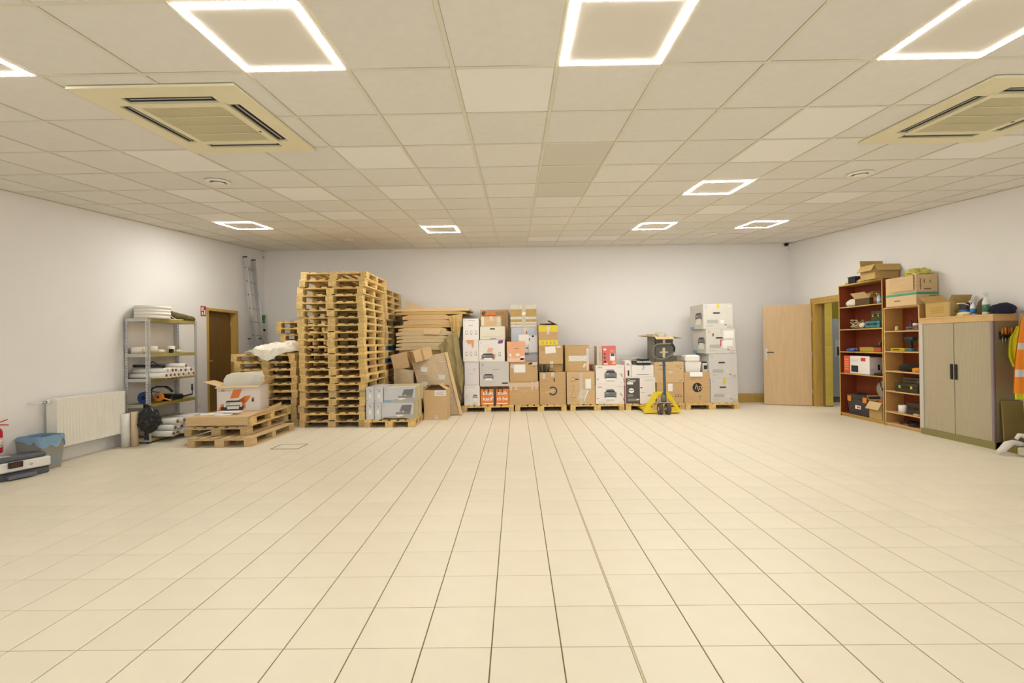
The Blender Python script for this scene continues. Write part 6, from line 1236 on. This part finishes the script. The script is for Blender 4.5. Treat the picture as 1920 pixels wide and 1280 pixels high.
ylat = mat('yellow_latch','#d8b93c',.5); c_ = case('black tool case with yellow latches, lower of two on the lower bookcase',6.53,6.93,5.74,.22,z,.135,mat('olive_black_plastic','#37321f',.5,var=.15,scale=15),ylat)
case('smaller black tool case lying on the one with yellow latches',6.53,6.82,5.77,.18,z+.1365,.085,mat('olive_black2','#4a4330',.5,var=.15,scale=15),bplast)
z = Z2[1]+.0008
t = thing('paint_pot','white pot with red side on the fifth shelf of the lower bookcase','pot',(5.79,6.84,z)); mb = MB(); mb.pipe((0,0,0),(0,0,.115),.055,.05,18); mb.cyl((0,0,0),(0,0,.004),.052,n=18); mb.build('pot',wplast,t); mb = MB(); mb.cyl((0,0,.1),(0,0,.101),.0495,n=18); mb.build('contents',inkl,t)
case('dark brown storage box beside the white pot',6.54,6.76,5.765,.2,z,.17,mat('brown_black_plastic','#3d2b1d',.5,var=.2,scale=15),bplast)
lump('paint_brush',(5.76,6.55,z),(.05,.1,.04),mat('tan_bristle','#bfae7c',.8),44,.2,2); tag(bpy.data.objects['paint_brush'],'tan bristle brush in front of the dark storage box','brush')
bpy.data.objects['paint_brush'].location = (5.741,6.56,z)
z = Z2[0]+.0008
tangle('cable','coiled black extension cable at the foot of the lower bookcase',(5.84,6.66,z),.115,70,bplast,12,r=.006,flat=.7)
tangle('cable','loose red-brown wires beside the coiled black cable',(5.83,6.86,z),.085,26,mat('redbrown_cable','#5c2f20',.6),13,r=.004,flat=.8)
# ------------------------------------------------------------------ cabinet side: screwdriver rack, hanging work clothes, boards, rags
yS_ = CY0-.005
t = thing('screwdriver_rack','rack of screwdrivers with orange handles on the cabinet side','tool rack',(5.88,yS_,1.36)); mb = MB(); mb.box(-.11,.11,-.035,.0,0,.014); mb.box(-.11,.11,-.004,.0,-.04,.05); mb.build('rack_bar',dplast,t)
for k in range(6): x = -.09+k*.036; mb = MB(); mb.cyl((x,-.02,.0145),(x,-.02,.09+.008*(k%2)),.012,.011,10); mb.build('screwdriver_handle',orp if k % 2 else mat('dark_orange','#b46a24',.5),t)
for k in range(5): x = -.09+k*.036; mb = MB(); mb.cyl((x,-.02,-.001),(x,-.02,-.09-.012*(k==2)),.005,.004,8); mb.build('screwdriver_blade',chrome,t)
hv = mat('hi_vis_yellow','#d9e021',.7,var=.05,scale=8); ho = mat('hi_vis_orange','#f08a12',.7,var=.05,scale=8); refl = mat('reflective_band','#cfcac6',.35)
def garment(label, name, y, prof, m, bands, folds, seed, thick=.03):
    """hanging garment: outline of (z, x_left, x_right) from hem to collar, front and back sheet joined"""
    t = thing(name,label,'clothing',(0,0,0)); n = len(prof)
    def at(v):
        k = v*(n-1); i = min(int(k), n-2); r = k-i; a, b = prof[i], prof[i+1]; return [a[j]*(1-r)+b[j]*r for j in range(3)]
    def f(s, v, off=0.0, grow=0.0):
        z, xl, xr = at(v); x = xl+(xr-xl)*s; bul = thick*math.sin(math.pi*min(1,max(0,s)))**.6
        return Vector((x, y-bul-off-.014*math.sin(folds*math.pi*s+seed+2*v)*(1-.5*v), z))
    mb = MB(); mb.sheet(lambda s,v: f(s,v), 26, 26); mb.sheet(lambda s,v: Vector((at(v)[1]+(at(v)[2]-at(v)[1])*(1-s), y+.0, at(v)[0])), 8, 26); mb.build('cloth',m,t)
    for v0, v1 in bands: mb = MB(); mb.sheet(lambda s,v: f(s, v0+(v1-v0)*v, .003), 26, 2); mb.build('reflective_band',refl,t)
    return t
garment('hi-vis yellow jacket hanging beside the cabinet, left of the orange vest','safety_jacket',5.36,[(0.99,5.815,5.926),(1.03,5.8,5.936),(1.12,5.77,5.941),(1.22,5.775,5.946),(1.34,5.79,5.951),(1.4,5.84,5.956),(1.47,5.87,5.961)],hv,[(.0,.13)],4,1.0)
garment('hi-vis orange vest with grey reflective bands at the right edge','safety_vest',5.23,[(0.7,5.68,5.98),(0.8,5.685,5.98),(1.0,5.695,5.982),(1.2,5.72,5.983),(1.38,5.75,5.984),(1.55,5.78,5.984),(1.62,5.83,5.98)],ho,[(.24,.31),(.50,.57)],5,.4,.05)
mb = MB(); mb.sheet(lambda s,v: Vector((5.75+.09*s, 5.275-.01*math.sin(9*s), .62+.12*v)),8,4); o = solid(mb.build('safety_trousers',hv),.004); tag(o,'hem of yellow hi-vis trousers showing below the orange vest','clothing')
mb = MB(); mb.cbox(-.12,.12,-.015,.015,0,1.72,.003); o = None
t = thing('coat_hook','steel coat hook rail on the right wall above the work clothes','hook',(6.012,5.3,1.64)); mb = MB(); mb.box(-.02,0,-.12,.12,-.015,.015); mb.build('rail',steel,t)
for y in (-.06,.05): mb = MB(); mb.tube([(-.02,y,0),(-.05,y,-.01),(-.06,y,.02)],.006,6); mb.build('hook',steel,t)
mb = MB(); mb.cbox(-.125,.125,-.009,.009,0,.585,.002); o = mb.build('hardboard_panel',mat('brown_hardboard','#86713a',.7,var=.12,scale=4),None,(5.885,5.405,.002),(-.05,0,0)); tag(o,'brown hardboard panel leaning on the cabinet side','board')
mb = MB(); mb.cbox(-.08,.08,-.012,.012,0,.56,.003); o = mb.build('white_board',mat('pale_board','#d8cfb6',.5),None,(5.915,5.16,.002),(-.03,-.10,0)); tag(o,'pale board leaning in front of the hardboard panel at the right edge','board')
mb = MB(); mb.cbox(-.06,.06,-.05,.05,0,.1,.003); o = mb.build('wood_offcut',mat('brown_hardboard','#86713a',.7),None,(5.80,5.30,.001)); tag(o,'small wooden offcut under the white rags by the cabinet','timber')
wr = mat('white_rag','#e4dfd6',.85)
def rag(name, label, pts, r, m, cat='rag'):
    mb = MB(); mb.tube(pts, r, 9); o = mb.build(name, m); tag(o, label, cat)
rag('cleaning_rag','white twisted rag in front of the cabinet plinth at the right edge',[(5.48, 5.22, 0.03), (5.54, 5.22, 0.06), (5.6, 5.22, 0.12), (5.66, 5.225, 0.14), (5.72, 5.22, 0.125), (5.78, 5.22, 0.12)],[.02,.035,.04,.03,.035,.02],wr)
rag('cleaning_rag','white looped rag on top of the twisted one',[(5.64, 5.17, 0.19), (5.67, 5.165, 0.235), (5.72, 5.165, 0.225), (5.76, 5.17, 0.2), (5.79, 5.18, 0.185)],[.018,.022,.026,.024,.018],wr)
rag('strap_coil','coil of pale strap on the floor below the white rags',[(5.72+.085*math.cos(a*.5),5.12+.06*math.sin(a*.5),.02+.0012*a) for a in range(0,60)],.012,mat('pale_strap','#c9c4ac',.7),'strap')
